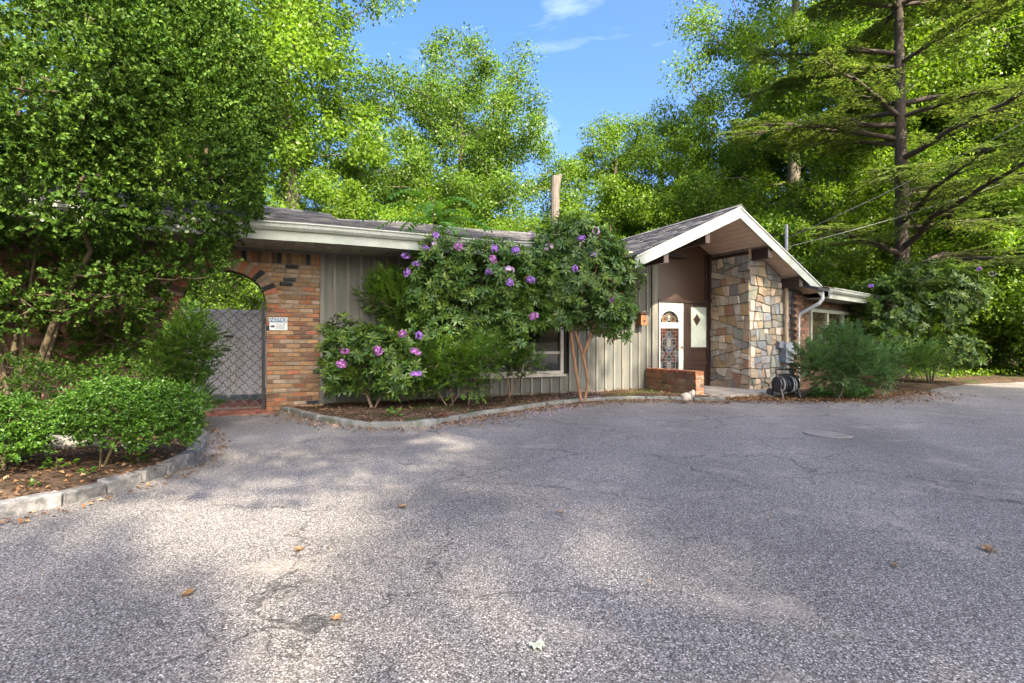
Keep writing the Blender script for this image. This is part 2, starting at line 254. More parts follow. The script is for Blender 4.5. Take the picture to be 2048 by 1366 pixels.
# ------------------------------------------------------------------ mesh helpers
class MB:
    def __init__(s): s.v = []; s.f = []; s.m = []
    def add(s, vs, fs, mi=0):
        o = len(s.v); s.v += [tuple(p) for p in vs]; s.f += [tuple(i+o for i in f) for f in fs]; s.m += [mi]*len(fs); return s
    def box(s, x0, x1, y0, y1, z0, z1, mi=0):
        return s.add([(x0,y0,z0),(x1,y0,z0),(x1,y1,z0),(x0,y1,z0),(x0,y0,z1),(x1,y0,z1),(x1,y1,z1),(x0,y1,z1)],
                     [(0,3,2,1),(4,5,6,7),(0,1,5,4),(1,2,6,5),(2,3,7,6),(3,0,4,7)], mi)
    def hexa(s, a, b, mi=0):   # two quads (bottom loop a, top loop b) joined
        return s.add(list(a)+list(b), [(3,2,1,0),(4,5,6,7),(0,1,5,4),(1,2,6,5),(2,3,7,6),(3,0,4,7)], mi)
    def prism(s, poly, axis, a0, a1, mi=0, cham=0.0):   # polygon in the two other axes, extruded along axis
        def P(p, a): return (a, p[0], p[1]) if axis == 'x' else (p[0], a, p[1]) if axis == 'y' else (p[0], p[1], a)
        n = len(poly); vs = [P(p, a0) for p in poly]+[P(p, a1) for p in poly]
        fs = [tuple(range(n))[::-1], tuple(range(n, 2*n))]+[(i, (i+1) % n, n+(i+1) % n, n+i) for i in range(n)]
        return s.add(vs, fs, mi)
    def tube(s, pts, rad, seg=8, cap=True, mi=0):
        pts = [Vector(p) for p in pts]; n = len(pts)
        if not hasattr(rad, '__len__'): rad = [rad]*n
        up = Vector((0.13, 0.31, 0.94)); vs = []
        for i, p in enumerate(pts):
            d = (pts[min(i+1, n-1)]-pts[max(i-1, 0)])
            d = d.normalized() if d.length > 1e-9 else Vector((0,0,1))
            if abs(d.dot(up)) > 0.96: up = Vector((0.9, 0.3, 0.1)).normalized()
            a = d.cross(up).normalized(); b = d.cross(a).normalized(); up = (a.cross(d)).normalized()
            for k in range(seg):
                t = 2*math.pi*k/seg; vs.append(p+(a*math.cos(t)+b*math.sin(t))*rad[i])
        fs = [(i*seg+k, i*seg+(k+1) % seg, (i+1)*seg+(k+1) % seg, (i+1)*seg+k) for i in range(n-1) for k in range(seg)]
        if cap: fs += [tuple(range(seg))[::-1], tuple(range((n-1)*seg, n*seg))]
        return s.add(vs, fs, mi)
    def mesh(s, name, mats, smooth=False):
        me = bpy.data.meshes.new(name); me.from_pydata(s.v, [], s.f)
        for m in (mats if isinstance(mats, (list, tuple)) else [mats]): me.materials.append(MATS[m])
        if len(me.materials) > 1: me.polygons.foreach_set('material_index', s.m)
        bm = bmesh.new(); bm.from_mesh(me); bmesh.ops.recalc_face_normals(bm, faces=bm.faces); bm.to_mesh(me); bm.free()
        if smooth: me.polygons.foreach_set('use_smooth', [True]*len(me.polygons))
        me.update(); return me
def link(name, me, parent=None, loc=None, rot=None):
    o = bpy.data.objects.new(name, me); COL.objects.link(o)
    if parent: o.parent = parent
    if loc is not None: o.location = loc
    if rot is not None: o.rotation_euler = rot
    return o
def part(name, mb, mats, parent, smooth=False, **k): return link(name, mb.mesh(name, mats, smooth), parent, **k)
def tag(o, label, cat, group=None):
    o['label'] = label; o['category'] = cat
    if group: o['group'] = group
    return o
def thing(name, label, cat, loc=(0,0,0), rz=0.0, group=None):
    o = link(name, None, None, loc, (0,0,rz)); o.empty_display_size = 0.2; return tag(o, label, cat, group)
def structure(o): o['kind'] = 'structure'; return o
def stuff(o): o['kind'] = 'stuff'; return o
def npmesh(name, V, F, mats, midx=None, smooth=False):
    """V (n,3), F (m,4) quads"""
    me = bpy.data.meshes.new(name); nv, nf = len(V), len(F)
    me.vertices.add(nv); me.vertices.foreach_set('co', np.asarray(V, dtype=np.float32).ravel())
    me.loops.add(nf*4); me.loops.foreach_set('vertex_index', np.asarray(F, dtype=np.int32).ravel())
    me.polygons.add(nf); me.polygons.foreach_set('loop_start', np.arange(0, nf*4, 4, dtype=np.int32))
    for m in (mats if isinstance(mats, (list, tuple)) else [mats]): me.materials.append(MATS[m])
    if midx is not None: me.polygons.foreach_set('material_index', np.asarray(midx, dtype=np.int32))
    if smooth: me.polygons.foreach_set('use_smooth', np.ones(nf, dtype=bool))
    me.update(calc_edges=True); return me
def unit(a): return a/np.maximum(np.linalg.norm(a, axis=-1, keepdims=True), 1e-9)
def leaves(P, D, N, Ln, Wd, fold=0.25, wide=0.45):
    """one folded quad for each leaf: base, right, tip, left"""
    n = len(P); D = unit(D); S = unit(np.cross(D, N)); N = np.cross(S, D)
    Ln = np.broadcast_to(np.asarray(Ln, float), (n,))[:, None]; Wd = np.broadcast_to(np.asarray(Wd, float), (n,))[:, None]
    mid = P+D*Ln*wide+N*Wd*fold
    V = np.stack([P, mid+S*Wd*0.5, P+D*Ln, mid-S*Wd*0.5], 1).reshape(-1, 3)
    return V, np.arange(4*n).reshape(-1, 4)
def leaves2(P, D, N, Ln, Wd, droop=0.25, fold=0.2):
    """two quads along a midrib, drooping tip (larger near leaves)"""
    n = len(P); D = unit(D); S = unit(np.cross(D, N)); N = np.cross(S, D)
    Ln = np.broadcast_to(np.asarray(Ln, float), (n,))[:, None]; Wd = np.broadcast_to(np.asarray(Wd, float), (n,))[:, None]
    M = P+D*Ln*0.55; T = P+D*Ln-N*Ln*droop
    V = np.stack([P, M+S*Wd*0.5+N*Wd*fold, T, M, M-S*Wd*0.5+N*Wd*fold], 1).reshape(-1, 3)
    b = np.arange(n)[:, None]*5
    F = np.concatenate([b+np.array([[0, 1, 2, 3]]), b+np.array([[0, 3, 2, 4]])], 1).reshape(-1, 4)
    return V, F
def merge(parts):
    Vs, Fs, Ms, o = [], [], [], 0
    for V, F, mi in parts:
        Vs.append(V); Fs.append(F+o); Ms.append(np.full(len(F), mi)); o += len(V)
    return np.concatenate(Vs), np.concatenate(Fs), np.concatenate(Ms)
def rdir(rg, n): return unit(rg.normal(size=(n, 3)))
def skeleton(trunk, targets, rg, r_tip=0.012, power=0.45, step=0.5, jit=0.12, sag=0.0, upbias=0.35):
    """branches that grow from the trunk nodes to every target; returns node array, parents, radii"""
    nodes = [np.array(p, float) for p in trunk]; par = [i-1 for i in range(len(trunk))]
    base = nodes[0]; order = np.argsort(np.linalg.norm(np.asarray(targets)-nodes[-1], axis=1))
    for ti in order:
        t = np.asarray(targets[ti], float); A = np.array(nodes); dv = t-A
        d = np.linalg.norm(dv, axis=1); cost = d+np.maximum(0, A[:, 2]-t[2]+0.2*d)*1.2
        cost[0] += 0.5
        k = int(np.argmin(cost)); p = nodes[k]; dist = d[k]
        m = max(2, int(dist/step)); prev = k
        for j in range(1, m+1):
            f = j/m; q = p+(t-p)*f; q = q+np.array([0, 0, 1])*(math.sin(math.pi*f)*dist*(-0.10*upbias+0.0)-sag*f*f*dist)
            if j < m: q = q+rg.normal(size=3)*jit*dist/m
            nodes.append(q); par.append(prev); prev = len(nodes)-1
    cnt = np.zeros(len(nodes)); kids = np.zeros(len(nodes), int)
    for i, p_ in enumerate(par):
        if p_ >= 0: kids[p_] += 1
    for i in range(len(nodes)-1, -1, -1):
        if kids[i] == 0: cnt[i] += 1
        if par[i] >= 0: cnt[par[i]] += cnt[i]
    rad = r_tip*np.power(np.maximum(cnt, 1), power)
    return np.array(nodes), par, rad
def branch_mesh(name, nodes, par, rad, mat, seg=6, flare=1.0):
    N = len(nodes); idx = [i for i in range(N) if par[i] >= 0]
    A = np.array([nodes[par[i]] for i in idx]); B = np.array([nodes[i] for i in idx])
    ra = np.array([min(rad[par[i]], rad[i]*1.6) for i in idx]); rb = np.array([rad[i] for i in idx])
    D = unit(B-A); ref = np.where(np.abs(D[:, 2:3]) > 0.9, np.array([[1.0, 0, 0]]), np.array([[0, 0, 1.0]]))
    U = unit(np.cross(D, ref)); Wv = np.cross(D, U); ang = np.arange(seg)*2*math.pi/seg
    ring = U[:, None, :]*np.cos(ang)[None, :, None]+Wv[:, None, :]*np.sin(ang)[None, :, None]
    V = np.concatenate([A[:, None, :]+ring*ra[:, None, None], (B+D*rb[:, None]*0.3)[:, None, :]+ring*rb[:, None, None]], 1).reshape(-1, 3)
    k = np.arange(seg); q = np.stack([k, (k+1) % seg, seg+(k+1) % seg, seg+k], 1)
    F = (np.arange(len(idx))[:, None, None]*2*seg+q[None]).reshape(-1, 4)
    return npmesh(name, V, F, mat, smooth=True)
def px(x, Y): return (x-1024.0)/FPX*Y
def gy(y, z=0.0): return FPX*(CAMH-z)/(y-683.0)
def gp(x, y, z=0.0):
    Y = gy(y, z); return (px(x, Y), Y)

# ------------------------------------------------------------------ ground
g = MB(); g.add([(-400,-400,-0.05),(400,-400,-0.05),(400,400,-0.05),(-400,400,-0.05)], [(0,1,2,3)])
structure(part('ground', g, 'forest_floor', None))
def inside(poly, X, Y):
    poly = np.asarray(poly); r = np.zeros(X.shape, bool); j = len(poly)-1
    for i in range(len(poly)):
        xi, yi = poly[i]; xj, yj = poly[j]
        c = ((yi > Y) != (yj > Y)) & (X < (xj-xi)*(Y-yi)/((yj-yi) if yj != yi else 1e-9)+xi); r ^= c; j = i
    return r
def pdist(poly, X, Y):
    poly = np.asarray(poly, float); d = np.full(X.shape, 1e9)
    for i in range(len(poly)):
        a = poly[i]; b = poly[(i+1) % len(poly)]; ab = b-a; L2 = max((ab**2).sum(), 1e-9)
        t = np.clip(((X-a[0])*ab[0]+(Y-a[1])*ab[1])/L2, 0, 1)
        d = np.minimum(d, np.hypot(X-a[0]-t*ab[0], Y-a[1]-t*ab[1]))
    return d
def bed(name, poly, mat, h, cell=0.1, slope=0.6, lump=0.03, base=-0.03, seed=0):
    poly = np.asarray(poly); x0, y0 = poly.min(0)-cell; x1, y1 = poly.max(0)+cell
    xs = np.arange(x0, x1, cell); ys = np.arange(y0, y1, cell); X, Y = np.meshgrid(xs, ys)
    ins = inside(poly, X, Y); d = pdist(poly, X, Y)*np.where(ins, 1, -1)
    nzv = np.array([[noise.fractal(Vector((a*1.7+seed, b*1.7, 0.3)), 1.0, 2.0, 4) for a in xs] for b in ys])
    Z = np.clip(base+d*slope+nzv*lump*np.clip(d*4+0.4, 0, 1), -0.045, h+nzv*lump)
    idx = np.arange(X.size).reshape(X.shape); keep = (d > -cell*1.6)
    kc = keep[:-1, :-1] & keep[1:, :-1] & keep[:-1, 1:] & keep[1:, 1:]
    F = np.stack([idx[:-1, :-1], idx[:-1, 1:], idx[1:, 1:], idx[1:, :-1]], -1)[kc]
    used = np.unique(F); rm = np.full(X.size, -1); rm[used] = np.arange(len(used))
    V = np.stack([X.ravel(), Y.ravel(), Z.ravel()], 1)[used]
    o = link(name, npmesh(name, V, rm[F], mat, smooth=True)); return structure(o)
# the driveway sheet, gently uneven
xs = np.arange(-14, 40.1, 0.45); ys = np.arange(-24, 17.2, 0.45); X, Y = np.meshgrid(xs, ys)
Z = np.array([[noise.fractal(Vector((a*0.35, b*0.35, 5)), 1.0, 2.0, 2)*0.008 for a in xs] for b in ys])
idx = np.arange(X.size).reshape(X.shape)
F = np.stack([idx[:-1, :-1], idx[:-1, 1:], idx[1:, 1:], idx[1:, :-1]], -1).reshape(-1, 4)
structure(link('asphalt_driveway', npmesh('asphalt_driveway', np.stack([X.ravel(), Y.ravel(), Z.ravel()], 1), F, 'asphalt', smooth=True)))

# ------------------------------------------------------------------ house frame
P0 = Vector((-4.24, 9.06, 0)); HA = R(24.5); U = Vector((math.cos(HA), math.sin(HA), 0)); Vv = Vector((-math.sin(HA), math.cos(HA), 0))
def H(t, d, z=0.0): return P0+U*t+Vv*d+Vector((0, 0, z))
rnd = random.Random(7)
# beds
LK = [(372,842),(396,856),(410,874),(413,893),(402,913),(372,934),(330,952),(278,969),(222,986),(165,1001),(108,1018),(20,1035),(-80,1052),(-260,1078)]
LKw = [gp(*p) for p in LK]
hl = H(-5.5, -0.06)
bedL = LKw+[(-9.5, 3.0), (-12, 5), (hl.x, hl.y), H(-1.5, -0.06).to_2d()[:]]
bed('planting_bed_by_gate', bedL, 'bed_soil', 0.10, seed=3)
MK = [(556,820),(585,828),(620,838),(655,846),(700,852),(760,857),(830,855),(880,848),(930,838),(985,828),(1040,821),(1095,813),(1150,806),(1220,801),(1300,800),(1390,802),(1468,804)]
MKw = [gp(*p) for p in MK]
bedM = MKw+[H(8.7, -1.6).to_2d()[:], H(8.3, 0.1).to_2d()[:], H(0.85, 0.1).to_2d()[:], H(0.75, -0.1).to_2d()[:]]
bed('planting_bed_by_wall', bedM, 'bed_soil_moss', 0.09, seed=9)
RK = [(1462,803),(1530,797),(1590,800),(1650,804),(1720,803),(1790,796),(1850,786),(1905,775),(1960,769),(2010,767),(2100,764),(2400,757)]
RKw = [gp(*p) for p in RK]
bedR = RKw+[(40, 22), (12, 24), H(11.7, -1.1).to_2d()[:], H(10.1, -1.35).to_2d()[:], H(9.7, -1.9).to_2d()[:]]
bed('planting_bed_by_stone_wall', bedR, 'bed_soil_moss', 0.07, slope=0.22, cell=0.14, lump=0.035, seed=21)
# porch slab
sl_ = MB(); sl_.prism([(8.2,-0.05),(8.2,-1.95),(9.6,-1.98),(10.75,-1.95),(10.9,-1.5),(10.3,-1.2),(10.3,-0.05)], 'z', -0.04, 0.095)
o = part('porch_slab', sl_, 'concrete', None, loc=P0, rot=(0,0,HA)); structure(o)
# courtyard paving (bricks of its own)
cp = MB(); cp.box(-3.4, 0.86, -0.42, 6.0, -0.045, 0.0)
cy_ = structure(part('courtyard_paving', cp, 'mortar', None, loc=P0, rot=(0,0,HA)))
def brickmesh(name, L_, Wd, Hh, mat, c=0.006, jit=0.0025, sd=0):
    r_ = random.Random(sd); bm = bmesh.new(); bmesh.ops.create_cube(bm, size=1)
    for v in bm.verts: v.co = Vector((v.co.x*L_+r_.uniform(-jit, jit), v.co.y*Wd, v.co.z*Hh+r_.uniform(-jit, jit)))
    bmesh.ops.bevel(bm, geom=bm.edges[:], offset=c, segments=1, affect='EDGES')
    me = bpy.data.meshes.new(name); bm.to_mesh(me); bm.free(); me.materials.append(MATS[mat]); return me
pv = [brickmesh('brick', 0.20, 0.095, 0.05, 'brick_paver', sd=i) for i in range(3)]
for i in range(8):        # threshold: a row of bricks laid across, then running rows behind
    link('brick', rnd.choice(pv), cy_, (-1.32+i*0.105+0.06+0.47*0, -0.30, -0.004+rnd.uniform(-0.003, 0.003)), (0, 0, R(90+rnd.uniform(-1.5, 1.5))))
for i in range(6):
    link('brick', rnd.choice(pv), cy_, (-1.32+0.84+i*0.105+0.06, -0.30, -0.004+rnd.uniform(-0.003, 0.003)), (0, 0, R(90+rnd.uniform(-1.5, 1.5))))
for r_ in range(19):
    for i in range(7):
        x = -1.33+i*0.212+(0.106 if r_ % 2 else 0)
        if x > -0.02: continue
        link('brick', rnd.choice(pv), cy_, (x, -0.14+r_*0.107, -0.004+rnd.uniform(-0.003, 0.003)), (0, 0, R(rnd.uniform(-1.2, 1.2))))

# ------------------------------------------------------------------ the house
HOUSE = thing('house', 'low ranch house with brick arch, grey board siding and stone entry gable', 'house', P0, HA)
# --- brick screen wall with the arch
AC, AZ, AA, AB, RING = -0.625, 1.86, 0.625, 0.545, 0.21     # arch centre, spring height, half axes, ring
WT = 2.79
def arch_z(t, a, b):
    q = 1-((t-AC)/a)**2; return AZ+b*math.sqrt(q) if q > 0 else None
bw = MB()
bw.box(0.012, 0.868, 0.008, 0.24, -0.02, WT); bw.box(-5.2, -1.262, 0.008, 0.24, -0.02, WT)
N_ = 24
ar = [(AC-math.cos(math.pi*i/N_)*(AA+0.012), AZ+math.sin(math.pi*i/N_)*(AB+0.012)) for i in range(N_+1)]
for i in range(N_):
    (a0, z0), (a1, z1) = ar[i], ar[i+1]
    bw.hexa([(a0,0.008,z0),(a1,0.008,z1),(a1,0.24,z1),(a0,0.24,z0)], [(a0,0.008,WT),(a1,0.008,WT),(a1,0.24,WT),(a0,0.24,WT)])
BW = part('brick_wall', bw, 'mortar', HOUSE)
kinds = ['brick_tan']*7+['brick_orange']*5+['brick_pale']*3+['brick_brown']*5+['brick_red']*1+['brick_dark']*1
BM = {}
def bmesh_for(kind, L_, Hh=0.066, Wd=0.10):
    k = (kind, round(L_, 2), Hh)
    if k not in BM: BM[k] = brickmesh('brick', L_, Wd, Hh, kind, sd=len(BM))
    return BM[k]
CH = 0.0775; rows = int((WT-0.20)/CH)
bstuff = MB()
def brick_row(t0, t1, z, off, as_stuff=False, parent=BW):
    x = t0-off
    while x < t1-0.02:
        a, b = max(x, t0), min(x+0.205, t1); x += 0.217
        if b-a < 0.035: continue
        high = z > 1.75
        kind = rnd.choice(kinds if not high else ['brick_tan']*8+['brick_pale']*3+['brick_orange']*2+['brick_dark'])
        dy = rnd.uniform(-0.004, 0.004)
        if as_stuff: bstuff.box(a, b, dy-0.006, 0.06, z-0.033, z+0.033)
        else: link('brick', bmesh_for(kind, b-a), parent, ((a+b)/2, 0.044+dy, z))
for i in range(rows):
    z = 0.035+i*CH; off = 0.0 if i % 2 else 0.108
    aL, aR = -1.25, 0.0
    if z > AZ-0.03:
        q = 1-((z-AZ)/(AB+RING-0.012))**2; hw = (AA+RING-0.012)*math.sqrt(q) if q > 0 else 0
        if hw > 0: aL, aR = AC-hw, AC+hw
        else: aL = aR = None
    if aL is None: brick_row(-1.55, 0.875, z, off)
    else:
        brick_row(aR, 0.875, z, off+(0.11 if i % 2 else 0)*0)
        if aL > -1.6 and z > 1.7: brick_row(-1.62, aL, z, off)
        elif z > 1.1: brick_row(-1.55, -1.25, z, off)
    if z > 1.1: brick_row(-5.2, -1.56 if z <= 1.7 else -1.63, z, off, True)
    else: brick_row(-5.2, -1.25, z, off, True)
stuff(part('brick_infill', bstuff, 'brick_stuff', BW))
for i in range(33):   # soldier course below the soffit
    t = 0.832-i*0.0785
    if t < -1.7: break
    kind = 'brick_dark' if i in (2, 8, 15) else rnd.choice(['brick_tan', 'brick_tan', 'brick_orange', 'brick_brown'])
    link('brick', bmesh_for(kind, 0.185), BW, (t, 0.046+rnd.uniform(-0.003, 0.003), 2.655), (0, R(90), 0))
nv = 25
for i in range(nv):   # voussoirs
    a0, a1 = math.pi*(i+0.06)/nv, math.pi*(i+0.94)/nv
    if AC-math.cos((a0+a1)/2)*AA < -1.18: pass
    q = MB(); y0, y1 = -0.014+rnd.uniform(-0.003, 0.003), 0.235
    pts = []
    for rr in (0.0, RING):
        for a in (a0, a1): pts.append((AC-math.cos(a)*(AA+rr), AZ+math.sin(a)*(AB+rr)))
    i0, i1, o0, o1 = pts
    q.hexa([(i0[0],y0,i0[1]),(i1[0],y0,i1[1]),(i1[0],y1,i1[1]),(i0[0],y1,i0[1])], [(o0[0],y0,o0[1]),(o1[0],y0,o1[1]),(o1[0],y1,o1[1]),(o0[0],y1,o0[1])])
    kk = {nv-7: 'brick_dark', nv-4: 'brick_dark', nv-3: 'brick_red', nv-8: 'brick_red', nv-2: 'brick_pale'}.get(i, rnd.choice(['brick_pale', 'brick_pale', 'brick_brown', 'brick_red', 'brick_orange', 'brick_tan']))
    part('voussoir', q, kk, BW)

# --- board and batten wall
T0, T1 = 0.885, 8.42
def walltop(t):
    if t < 6.9: return WT+0.02
    return min(3.05, 3.80-0.45*(9.23-t))
wb = MB(); wb.box(T0, T1, 0.03, 0.12, 0.10, 2.70)
wb.box(T0, T0+0.12, 0.12, 6.2, 0.0, 2.9); wb.box(T0, 12.0, 6.0, 6.15, 0.0, 2.9)
BO = part('board_wall', wb, 'dark_room', HOUSE)
WX0, WX1, WZ0, WZ1 = 2.95, 5.87, 0.49, 2.10
SP = 0.235; k = 0; t = T0
while t < T1-0.01:
    a, b = t, min(t+SP, T1); zt = walltop((a+b)/2)
    segs = [(0.12, zt)]
    if b > WX0 and a < WX1: segs = [(0.12, WZ0), (WZ1, zt)]
    for z0, z1 in segs:
        q = MB(); dy = rnd.uniform(-0.002, 0.002); q.box(a+0.002, b-0.002, dy, 0.028+dy, z0, z1); part('board', q, 'board_paint', BO)
    q_a = t
    if k > 0:
        for z0, z1 in ([(0.12, walltop(t))] if not (t+0.03 > WX0 and t-0.03 < WX1) else [(0.12, WZ0), (WZ1, walltop(t))]):
            q = MB(); q.box(t-0.024, t+0.024, -0.026, 0.004, z0-0.012, z1); part('batten', q, 'batten_paint', BO)
    t += SP; k += 1
q = MB(); q.box(T0-0.012, T0+0.06, -0.034, 0.02, 0.0, WT); part('corner_board', q, 'batten_paint', BO)
q = MB(); q.box(T1-0.12, T1+0.045, -0.05, 0.05, 0.08, 3.12); part('corner_board', q, 'batten_paint', BO)
q = MB(); q.box(T0, T1, 0.012, 0.2, -0.04, 0.118); part('foundation', q, 'foundation', HOUSE)
# --- picture window
q = MB()
q.box(WX0, WX1, -0.055, 0.06, WZ0, WZ0+0.075); q.box(WX0, WX1, -0.055, 0.06, WZ1-0.075, WZ1)
q.box(WX0, WX0+0.075, -0.055, 0.06, WZ0+0.075, WZ1-0.075); q.box(WX1-0.075, WX1, -0.055, 0.06, WZ0+0.075, WZ1-0.075)
WN = part('window', q, 'window_frame', HOUSE)
q = MB(); q.box(WX0-0.04, WX1+0.04, -0.105, 0.02, WZ0-0.045, WZ0-0.002); part('sill', q, 'window_frame', WN)
for m_ in (3.93, 4.90):
    q = MB(); q.box(m_-0.03, m_+0.03, -0.04, 0.05, WZ0+0.077, WZ1-0.077); part('mullion', q, 'window_frame', WN)
xs_ = [WX0+0.077, 3.898, 3.932+0.03, 4.868, 4.932, WX1-0.077]
for i in range(3):
    a, b = xs_[2*i], xs_[2*i+1]
    q = MB(); q.box(a, b, -0.03, 0.04, 0.93, 0.985); part('transom_bar', q, 'window_frame', WN)
    for z0, z1 in ((WZ0+0.077, 0.928), (0.987, WZ1-0.077)):
        q = MB(); q.box(a, b, 0.0, 0.006, z0, z1); part('pane', q, 'pane_glass', WN)
q = MB(); n_ = 160
for i in range(n_):
    a, b = WX0+0.05+(WX1-WX0-0.1)*i/n_, WX0+0.05+(WX1-WX0-0.1)*(i+1)/n_
    ya, yb = 0.115+0.022*math.sin(i*0.9), 0.115+0.022*math.sin((i+1)*0.9)
    q.add([(a,ya,WZ0),(b,yb,WZ0),(b,yb,WZ1),(a,ya,WZ1)], [(0,1,2,3)])
part('curtain', q, 'curtain', WN, smooth=True)
BO.data.materials.clear(); BO.data.materials.append(MATS['dark_room'])

# --- main roof
EZ, PITCH, ED, RD = 3.06, 0.272, -1.02, 3.0
def sag(t, d): return -0.07*math.exp(-((t-1.7)/1.3)**2)*(0.35+0.65*min(1, max(0, (d+1)/4)))+0.02*math.sin(t*1.7+d)
TJ, RD2, P2_ = 1.15, 0.75, 0.345
def roofz(t, d):
    rd, pt = (RD, PITCH) if t >= TJ else (RD2, P2_)
    return EZ+pt*((d if d <= rd else 2*rd-d)-ED)+sag(t, d)
RL, RR_ = -5.4, 6.9
q = MB()
for r0, r1, rd, nn in ((RL, TJ-0.001, RD2, 14), (TJ, 9.3, RD, 22)):
    for side in (0, 1):
        da, db = (ED, rd) if side == 0 else (rd, 2*rd-ED if rd > 1 else 1.3)
        for i in range(nn):
            ta, tb = r0+(r1-r0)*i/nn, r0+(r1-r0)*(i+1)/nn; da2 = -0.2 if (side == 0 and tb > RR_+0.1) else da
            A = [(ta,da2,roofz(ta,da2)-0.02),(tb,da2,roofz(tb,da2)-0.02),(tb,db,roofz(tb,db)-0.02),(ta,db,roofz(ta,db)-0.02)]
            q.hexa([(p[0],p[1],p[2]-0.05) for p in A], A)
q.prism([(-0.6,3.0),(6.6,3.0),(RD,EZ+PITCH*(RD-ED)-0.05)], 'x', TJ+0.02, TJ+0.08)
ROOF = part('roof', q, 'roof_deck', HOUSE)
def shingles(fn, t0, t1, d0, d1, slope_len, exposure=0.135, tab=0.30, rg=random.Random(3), cut=None):
    """tabs in courses over a surface fn(t,d) -> point; each a thin wedge"""
    m = MB(); n = int(slope_len/exposure); 
    for c in range(n):
        da, db = d0+(d1-d0)*c/n, d0+(d1-d0)*min(1.0, (c+1.25)/n); t = t0-rg.uniform(0, tab)
        while t < t1:
            a, b = max(t, t0), min(t+tab*rg.uniform(0.55, 1.2), t1); t = b+0.004
            if b-a < 0.03 or (cut and cut((a+b)/2, da)): continue
            h = rg.uniform(0.010, 0.024); j = rg.uniform(-0.012, 0.012)*(d1-d0)/abs(d1-d0)
            p = [fn(a, da+j), fn(b, da+j), fn(b, db), fn(a, db)]
            up = lambda p_, z: (p_[0], p_[1], p_[2]+z)
            m.add([up(p[0], 0.0), up(p[1], 0.0), up(p[0], h), up(p[1], h), up(p[2], 0.004), up(p[3], 0.004)], [(0,1,3,2), (2,3,4,5)])
    return m
sm = shingles(lambda t, d: (t, d, roofz(max(t, TJ), d)), TJ, 9.2, ED-0.03, RD, 4.2, cut=lambda t, d: t > RR_ and d < -0.2)
s2 = shingles(lambda t, d: (t, d, roofz(min(t, TJ-0.001), d)), RL, TJ+0.03, ED-0.03, RD2, 1.9, rg=random.Random(8)); sm.add(s2.v, s2.f)
stuff(part('shingles', sm, 'shingle', ROOF))
for r0, r1, rd in ((RL, TJ-0.005, RD2), (TJ, 9.2, RD)):
    q = MB(); nn = int((r1-r0)/0.25)
    for i in range(nn):
        a, b = r0+(r1-r0)*i/nn, r0+(r1-r0)*(i+1)/nn-0.008; z0, z1 = roofz(a, rd), roofz(b, rd)
        q.hexa([(a,rd-0.13,z0-0.03),(b,rd-0.13,z1-0.03),(b,rd+0.13,z1-0.03),(a,rd+0.13,z0-0.03)], [(a,rd-0.02,z0+0.03),(b,rd-0.02,z1+0.03),(b,rd+0.02,z1+0.03),(a,rd+0.02,z0+0.03)])
    part('ridge_cap', q, 'shingle', ROOF)
# fascia, gutter and soffit boards of the left eave
q = MB(); n_ = 24
for i in range(n_):
    a, b = RL+(RR_-RL)*i/n_, RL+(RR_-RL)*(i+1)/n_; sa, sb = sag(a, ED)*0.5, sag(b, ED)*0.5
    q.hexa([(a,ED-0.03,2.79+sa),(b,ED-0.03,2.79+sb),(b,ED+0.0,2.79+sb),(a,ED+0.0,2.79+sa)], [(a,ED-0.03,3.0+sa),(b,ED-0.03,3.0+sb),(b,ED,3.0+sb),(a,ED,3.0+sa)])
part('fascia_board', q, 'fascia_paint', HOUSE)
prof = [(-0.032,2.945),(-0.075,2.945),(-0.115,2.985),(-0.125,3.03),(-0.145,3.045),(-0.145,3.065),(-0.125,3.062),(-0.115,3.04),(-0.10,2.99),(-0.07,2.955),(-0.036,2.955),(-0.036,3.05),(-0.032,3.05)]
q = MB(); n_ = 28; m_ = len(prof); vs = []; fs = []
for i in range(n_+1):
    t = RL+(RR_-RL)*i/n_; s_ = sag(t, ED)*0.8+0.004*math.sin(t*3)
    vs += [(t, ED+p[0], p[1]+s_) for p in prof]
for i in range(n_):
    fs += [(i*m_+k, i*m_+(k+1) % m_, (i+1)*m_+(k+1) % m_, (i+1)*m_+k) for k in range(m_)]
fs += [tuple(range(m_)), tuple(range(n_*m_, (n_+1)*m_))]
q.add(vs, fs); part('gutter', q, 'gutter_paint', HOUSE)
q = MB(); q.box(RL, RR_, ED+0.004, 0.28, 2.83, 2.85); SF = part('soffit', q, 'soffit_pale', HOUSE)
t = -1.9
while t < RR_-0.05:
    w_ = 0.155; q = MB(); z = 2.80+rnd.uniform(-0.006, 0.004); q.box(t+0.003, min(t+w_, RR_)-0.003, ED+0.006, 0.27, z, z+0.022); part('soffit_board', q, 'soffit_pale', SF); t += w_

# --- entry gable roof
GT, GZ, GD = 9.23, 4.10, -1.75
GL, GR, PL, PR = 6.45, 11.86, 0.45, 0.605
def gz(t): return GZ-(GT-t)*PL if t < GT else GZ-(t-GT)*PR
GB = 3.2
q = MB()
for a, b in ((GL, GT), (GT, GR)):
    q.hexa([(a,GD,gz(a)-0.10),(b,GD,gz(b)-0.10),(b,GB,gz(b)-0.10),(a,GB,gz(a)-0.10)], [(a,GD,gz(a)-0.02),(b,GD,gz(b)-0.02),(b,GB,gz(b)-0.02),(a,GB,gz(a)-0.02)])
GROOF = part('gable_roof', q, 'roof_deck', HOUSE)
sm = shingles(lambda d, t: (t, d, gz(t)), GD-0.06, GB, GL-0.04, GT, 3.05, rg=random.Random(5))
s2 = shingles(lambda d, t: (t, d, gz(t)), GD-0.06, GB, GR+0.04, GT, 3.05, rg=random.Random(6))
sm.add(s2.v, s2.f); stuff(part('shingles', sm, 'shingle', GROOF))
q = MB()
